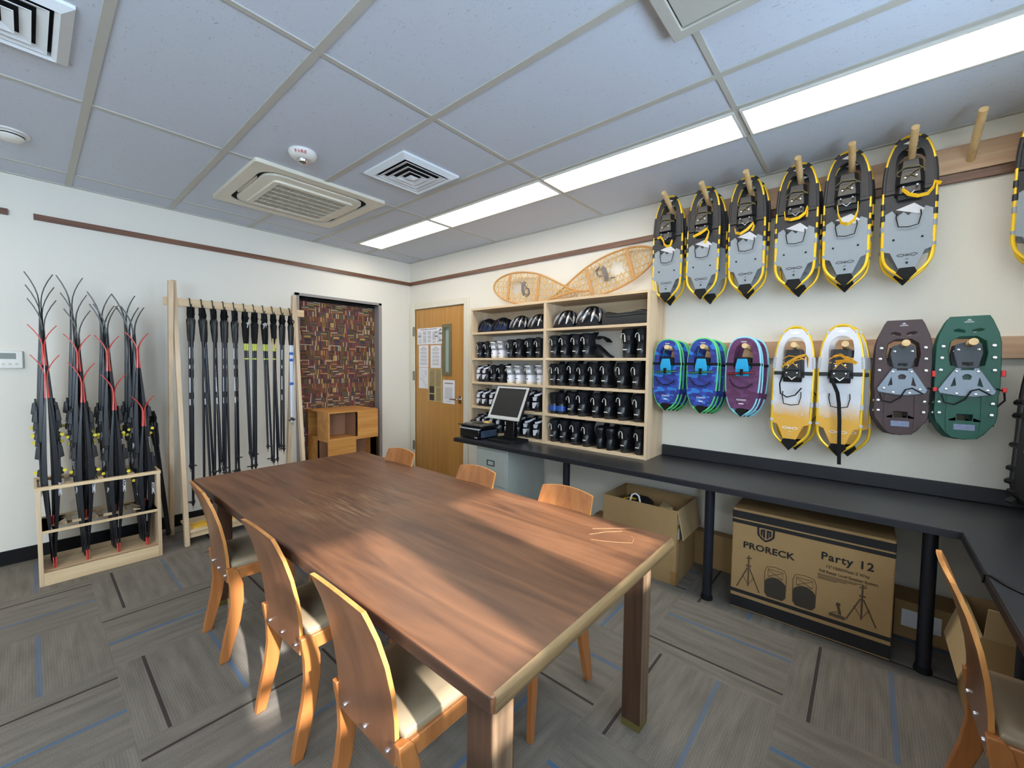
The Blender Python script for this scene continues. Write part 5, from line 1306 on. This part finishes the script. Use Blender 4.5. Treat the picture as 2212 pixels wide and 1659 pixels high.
def ski_proto(L, red):
    """local: Z along the ski, base towards -X, top sheet and binding towards +X"""
    t = thing('ski', 'ski', 'ski')
    n = 40; rings_b, rings_t, rings_e = [], [], []
    def off(s):
        # camber gap from the mating plane, then tip curve
        c = .0015+.012*math.sin(PI*min(1, max(0, s/.86)))**1.3
        if s > .9: c += .058*((s-.9)/.1)**1.8
        return c
    def wid(s): return .0212-.006*max(0, (s-.88)/.12)-.004*max(0, (.1-s)/.1)
    def thk(s): return .006+.020*math.sin(PI*min(1, max(0, (s-.02)/.86)))**1.6 if s < .88 else .0055
    def ringat(s):
        x, w_, h = off(s), wid(s), thk(s); z = s*L
        a = R(38); ca, sa = math.cos(a), math.sin(a)
        P_ = []
        for lx, ly in ((0,-w_),(0,w_),(h,w_*.9),(h,-w_*.9)):
            P_.append((x+lx*1.0, ly, z))
        return P_
    br = [0]+[i/n for i in range(1, n)]+[1]
    cut = .80 if red else .885
    lo = [s for s in br if s < cut]+[cut]; tail = .05 if red else 0
    lo2 = [max(s, tail) for s in lo if s >= tail]
    if tail and lo2[0] > tail: lo2 = [tail]+lo2
    a = MB(); a.loft([ringat(s) for s in lo2]); a.build('body', M['skiblack'], t, bevel=.002)
    a = MB(); a.loft([ringat(s) for s in [cut]+[s for s in br if s > cut]]); a.build('tip', M['skired'] if red else M['skitip'], t)
    if red:
        a = MB(); a.loft([ringat(s) for s in (0,.02,.035,.05)]); a.build('tail', M['skired'], t)
    zc = L*.50; x0 = off(.5)+thk(.5)
    a = MB(); a.bx(x0-.002,x0+.008,-.02,.02,zc-.16,zc+.13); a.loft([[(x0,-.022,zc+.02),(x0+.026,-.02,zc+.03),(x0+.026,.02,zc+.03),(x0,.022,zc+.02)],[(x0,-.022,zc+.11),(x0+.018,-.02,zc+.10),(x0+.018,.02,zc+.10),(x0,.022,zc+.11)]]); a.loft([[(x0,-.02,zc-.09),(x0+.02,-.016,zc-.085),(x0+.02,.016,zc-.085),(x0,.02,zc-.09)],[(x0,-.02,zc-.04),(x0+.016,-.016,zc-.045),(x0+.016,.016,zc-.045),(x0,.02,zc-.04)]])
    bd = a.build('binding', M['black'], t, bevel=.003)
    a = MB(); a.lathe([(.010,-.006),(.010,.006)], (x0+.024,-.012,zc-.062), 10, 'y'); a.build('release_clip', M['yellowclip'], bd)
    a = MB(); zt = L*.335; xs_ = off(.335)+thk(.335)*.5
    a.text('ATOMIC', .022, (xs_+.006,-.0245,zt+.09), (0,0,-1), (1,0,0), bold=.0006, lift=.0005, sx=1.0)
    a.build('lettering', M['skitext'], t)
    return t
SKP = {}
def ski(L, red, x, y, z, flipped, label, tilt=0):
    key = (L, red)
    if key not in SKP:
        p = ski_proto(L, red); SKP[key] = p; KIDS[p] = kids(p)
        for c in KIDS[p]: KIDS[c] = kids(c)
        o = p
    else: o = dup(SKP[key])
    o.location = (x, y, z)
    ang = R(-20 if not flipped else 20)
    o.rotation_euler = (R(tilt[0]), R(tilt[1]), PI if flipped else 0)
    tag(o, label, 'ski', 'cross-country skis standing in the rack'); return o
BN = ('bundle nearest the thermostat','second bundle from the thermostat','third bundle from the thermostat','bundle nearest the pole rack')
B = [  # per bundle: list of (length, red, y, z, dx, lean in degrees about y)
 [(1.92,0,4.15,.084,-.004,-.1),(1.83,0,4.105,.084,-.002,-.1),(1.74,0,4.06,.084,0,0),(1.30,1,4.015,.355,.0,-.2),(1.38,1,3.972,.084,.003,-.1)],
 [(1.92,0,4.15,.084,-.006,-.3),(1.80,0,4.105,.084,-.002,.0),(1.69,0,4.06,.084,0,.3),(1.25,1,4.015,.355,.002,-.1),(1.33,1,3.972,.084,.004,.4)],
 [(1.83,0,4.15,.084,-.006,-.5),(1.74,0,4.105,.084,-.004,-.4),(1.74,0,4.06,.084,.002,-.1),(1.25,1,4.015,.355,-.002,-.2),(1.25,1,3.972,.084,.006,.4)],
 [(1.83,0,4.15,.084,-.010,-1.4),(1.74,0,4.105,.084,-.006,-1.2),(1.74,0,4.06,.084,0,-.6),(1.28,1,4.015,.355,-.004,-.1),(1.09,1,3.972,.084,.004,.2)]]
RANK = ('longest black ski pair','middle black ski pair','shortest black ski pair','taller red-tipped ski pair','shorter red-tipped ski pair')
for bi, b in enumerate(B):
    for pi, (L, red, y, z, dx, ln_a) in enumerate(b):
        for fl in (0, 1):
            ski(L, red, cx4[bi]-.004+dx, y, z, fl, '%s, %s, tip bent toward the %s' % (RANK[pi], BN[bi], 'thermostat' if fl else 'pole rack'), (-1.2 if not fl else 1.2, ln_a if not fl else -ln_a))

# ------------------------------------------------------------------ ski poles and their stand
def pole_proto(L, kind):
    """origin at the top of the strap, pole hangs down to -L"""
    t = thing('ski_pole', 'ski pole', 'ski pole')
    top = -.10
    shaft = 'polewhite' if kind == 'white' else 'poleshaft'
    a = MB(); a.tube([(0,0,top-.17),(0,0,top-.8*(L-.1)),(0,0,-L+.03)], [.0095,.009,.0075], 10); sh_ = a.build('shaft', M[shaft], t)
    if kind == 'lime':
        a = MB(); a.cyl((0,0,top-.176),(0,0,top-.235), .0105, 10); a.build('lime_band', M['polelime'], sh_); a = MB(); a.cyl((0,0,top-.30),(0,0,top-.312), .0104, 10); a.build('lime_band', M['polelime'], sh_)
    if kind == 'white':
        for z in (.24,.30,.52): a = MB(); a.cyl((0,0,top-z),(0,0,top-z-.025), .0104, 10); a.build('blue_band', M['poleblue'], sh_)
    if kind == 'black':
        a = MB()
        for z, w_ in ((.22,.09),(.36,.03),(.46,.12),(.63,.05)): a.bx(-.0048,.0048,-.0098,-.0075,top-z-w_,top-z)
        a.build('shaft_print', M['strapgrey'], sh_)
    g = MB(); g.tube([(0,0,top+.01),(0,-.002,top-.01),(0,-.002,top-.05),(0,0,top-.11),(0,0,top-.175)], [.016,.023,.020,.018,.013], 10)
    g.build('grip', M['black'] if kind != 'lime' else M['blackmatte'], t)
    s = MB(); s.ribbon([(0,.004,top),(-.004,.01,-.06),(-.002,.0,-.004),(.004,-.008,-.02),(.006,-.01,-.07),(.004,-.006,top-.03)], .03, .004, (1,.3,0))
    s.ribbon([(.01,-.004,top-.02),(.026,-.012,top+.03),(.034,-.012,top+.045),(.018,-.012,top+.06)], .016, .003, (.2,1,0))
    s.build('strap', M['blackmatte'], t)
    if kind == 'lime':
        q = MB(); q.loft([[(-.004,-.014,top-.05),(.014,-.022,top-.04),(.012,.012,top-.045),(-.004,.006,top-.05)],[(-.004,-.02,top-.005),(.030,-.026,top+.012),(.028,.014,top+.008),(-.004,.008,top-.005)]]); q.build('wrist_cuff', M['strapgrey'], t)
    b = MB(); b.lathe([(.008,-L+.075),(.012,-L+.05),(.011,-L+.045)], (0,0,0), 10); b.plate([(.0,-.012),(.03,-.02),(.042,.0),(.03,.022),(0,.012),(-.016,.0)], [], (0,0,-L+.052), (1,0,0), (0,1,0), .005); b.build('basket', M['black'], t)
    a = MB(); a.tube([(0,0,-L+.045),(0,0,-L)], [.005,.002], 8); a.build('spike', M['chrome'], t)
    return t
PP = {}
HX = [.848+.0747*i for i in range(11)]
PYY, HZ = 4.105, 1.862
HK = [('black',1.32,1.62),('black',1.62,1.66),('black',1.30,1.40),('black',1.38,1.42),('black',1.30,1.42),('lime',1.28,1.40),('lime',1.30,1.40),('lime',1.24,1.36),('lime',1.25,1.38),('black',1.26,1.29),('white',1.02,1.03)]
def pole(kind, L, loc, rot, label, grp):
    key = (kind, L)
    if key not in PP:
        PP[key] = o = pole_proto(L, kind); KIDS[o] = kids(o)
        for c in KIDS[o]: KIDS[c] = kids(c)
    else: o = dup(PP[key])
    o.location = loc; o.rotation_euler = rot; tag(o, label, 'ski pole', grp); return o
for i, (k, L0, L1) in enumerate(HK):
    c = {'black': 'black ski pole', 'lime': 'black ski pole with lime bands', 'white': 'white and blue ski pole'}[k]
    for j, L in enumerate((L0, L1)):
        q = (-1, 1)[j]
        pole(k, L, (HX[i]+q*.010, PYY-.028+q*.008, HZ), (R(random.uniform(-.8,.8)), R((1.0 if i % 3 else -.5)*q*random.uniform(.4,2.0)*(1 if L > 1.1 else .3)), R(random.uniform(-60,60)+200*j)),
             '%s on the %s hook from the ski rack, %s basket' % (c, ORD[i], ('higher','lower')[j]), 'ski poles hanging on the stand')
    if i in (0, 1, 2, 3, 4, 6, 8):
        pole(k, L1, (HX[i], PYY-.05, HZ), (R(.8), R(-.5), R(90)), '%s, third one on the %s hook from the ski rack' % (c, ORD[i]), 'ski poles hanging on the stand')
t = thing('pole_stand', 'pale wood A-frame stand with hooks for ski poles', 'pole stand', (0,0,0))
for x, fx in ((.757,.757),(1.652,1.652)):
    MB().bar((x,3.945,0), (x,4.148,2.06), .030, .045, (1,0,0)).build('front_upright', M['maplez'], t, bevel=.002)
    MB().bar((x-.033,4.30,0), (x-.033,4.065,2.045), .030, .045, (1,0,0)).build('rear_upright', M['maplez'], t, bevel=.002)
MB().bx(.69,1.735,4.118,4.140,1.862,1.925).build('top_beam', M['maplex'], t, bevel=.002)
MB().bx(.775,1.635,3.93,4.25,.10,.12).build('shelf', M['maplex'], t, bevel=.002)
a = MB(); a.bx(.775,1.635,3.952,3.975,.055,.10)
a.build('shelf_rail', M['maplex'], t)
for x in HX:
    h = MB(); h.tube([(x,4.142,1.915),(x,4.125,1.93),(x,4.106,1.928),(x,4.100,1.90),(x,4.085,1.862),(x,4.068,1.852),(x,4.055,1.862),(x,4.053,1.88)], .004, 8); h.build('hook', M['black'], t)
a = MB()
for k in range(3): a.ribbon([(.80,3.97+.05*k,.124),(1.1,3.985+.045*k,.126+.004*k),(1.5,3.97+.05*k,.124)], .022, .005, (0,1,0))
tag(a.build('webbing_straps', M['yellowstrap']), 'yellow webbing straps lying on the shelf of the pole stand', 'straps')
# tag hanging on the ninth hook's pole
a = MB(); a.bx(HX[8]-.022,HX[8]+.018,4.045,4.048,1.555,1.64); tag(a.build('paper_tag', M['oldpaper']), 'small tan tag tied to a pole on the ninth hook', 'tag')
# a short pair leaning on the wall between rack and stand
for j, (x0, y0) in enumerate(((.690,4.215),(.705,4.235))):
    v = Vector((.618+.018*j, 4.33, 1.035)) - Vector((x0, y0, .0)); L = v.length
    e = v.to_track_quat('Z', 'Y').to_euler()
    o = pole('black', round(L, 2), Vector((x0, y0, 0))+v.normalized()*round(L, 2), e, 'black junior ski pole leaning by the ski rack, %s of two' % ('front','rear')[j], 'junior poles leaning at the wall')

# splinter scratches lying on the table
a = MB(); z = TZ+.0008
for pts in ([(1.42,.80),(1.46,.72),(1.50,.665)],[(1.50,.665),(1.535,.675),(1.56,.70)],[(1.46,.83),(1.53,.79),(1.58,.745)],[(1.52,.85),(1.58,.79)],[(1.55,.82),(1.60,.765),(1.645,.72)]):
    a.tube([(x, y, z) for x, y in pts], .0006, 5)
tag(a.build('twine', plain('pale_string', (196,140,96), .7)), 'few loose pale threads lying on the table corner', 'thread')

# ------------------------------------------------------------------ light
sd = bpy.data.lights.new('sun', 'SUN'); sd.energy = 13; sd.angle = R(1.3); sd.color = (1.0,.98,.97)
so = bpy.data.objects.new('sun', sd); COL.objects.link(so)
so.rotation_euler = Vector((.14,1,-.50)).to_track_quat('-Z','Y').to_euler()
for i, (a_, b_, z0, z1) in enumerate(wins):
    ld = bpy.data.lights.new('window_portal', 'AREA'); ld.shape = 'RECTANGLE'; ld.size = b_-a_; ld.size_y = z1-z0; ld.cycles.is_portal = True
    lo = bpy.data.objects.new('window_portal', ld); COL.objects.link(lo); lo.location = ((a_+b_)/2, YF-.16, (z0+z1)/2); lo.rotation_euler = (R(90), 0, 0)
W_ = bpy.data.worlds.new('daylight'); SC.world = W_; W_.use_nodes = True
n = W_.node_tree.nodes; l = W_.node_tree.links; bg = n['Background']
tc = n.new('ShaderNodeTexCoord'); sp = n.new('ShaderNodeSeparateXYZ'); l.new(tc.outputs['Generated'], sp.inputs[0])
cr = n.new('ShaderNodeValToRGB'); e = cr.color_ramp.elements
e[0].position = .46; e[0].color = (.58,.78,1.03,1); e[1].position = .56; e[1].color = (.66,.82,.98,1)
mr = n.new('ShaderNodeMapRange'); mr.inputs['From Min'].default_value = -1; l.new(sp.outputs['Z'], mr.inputs['Value']); l.new(mr.outputs['Result'], cr.inputs['Fac'])
l.new(cr.outputs['Color'], bg.inputs['Color']); bg.inputs['Strength'].default_value = 22.0

SC.view_settings.view_transform = 'Standard'; SC.view_settings.look = 'None'; SC.view_settings.gamma = 1; SC.view_settings.use_curve_mapping = False
SC.view_settings.exposure = 0.14
SC.cycles.use_denoising = True
SC.cycles.max_bounces = 10; SC.cycles.diffuse_bounces = 6
SC.cycles.sample_clamp_indirect = 8
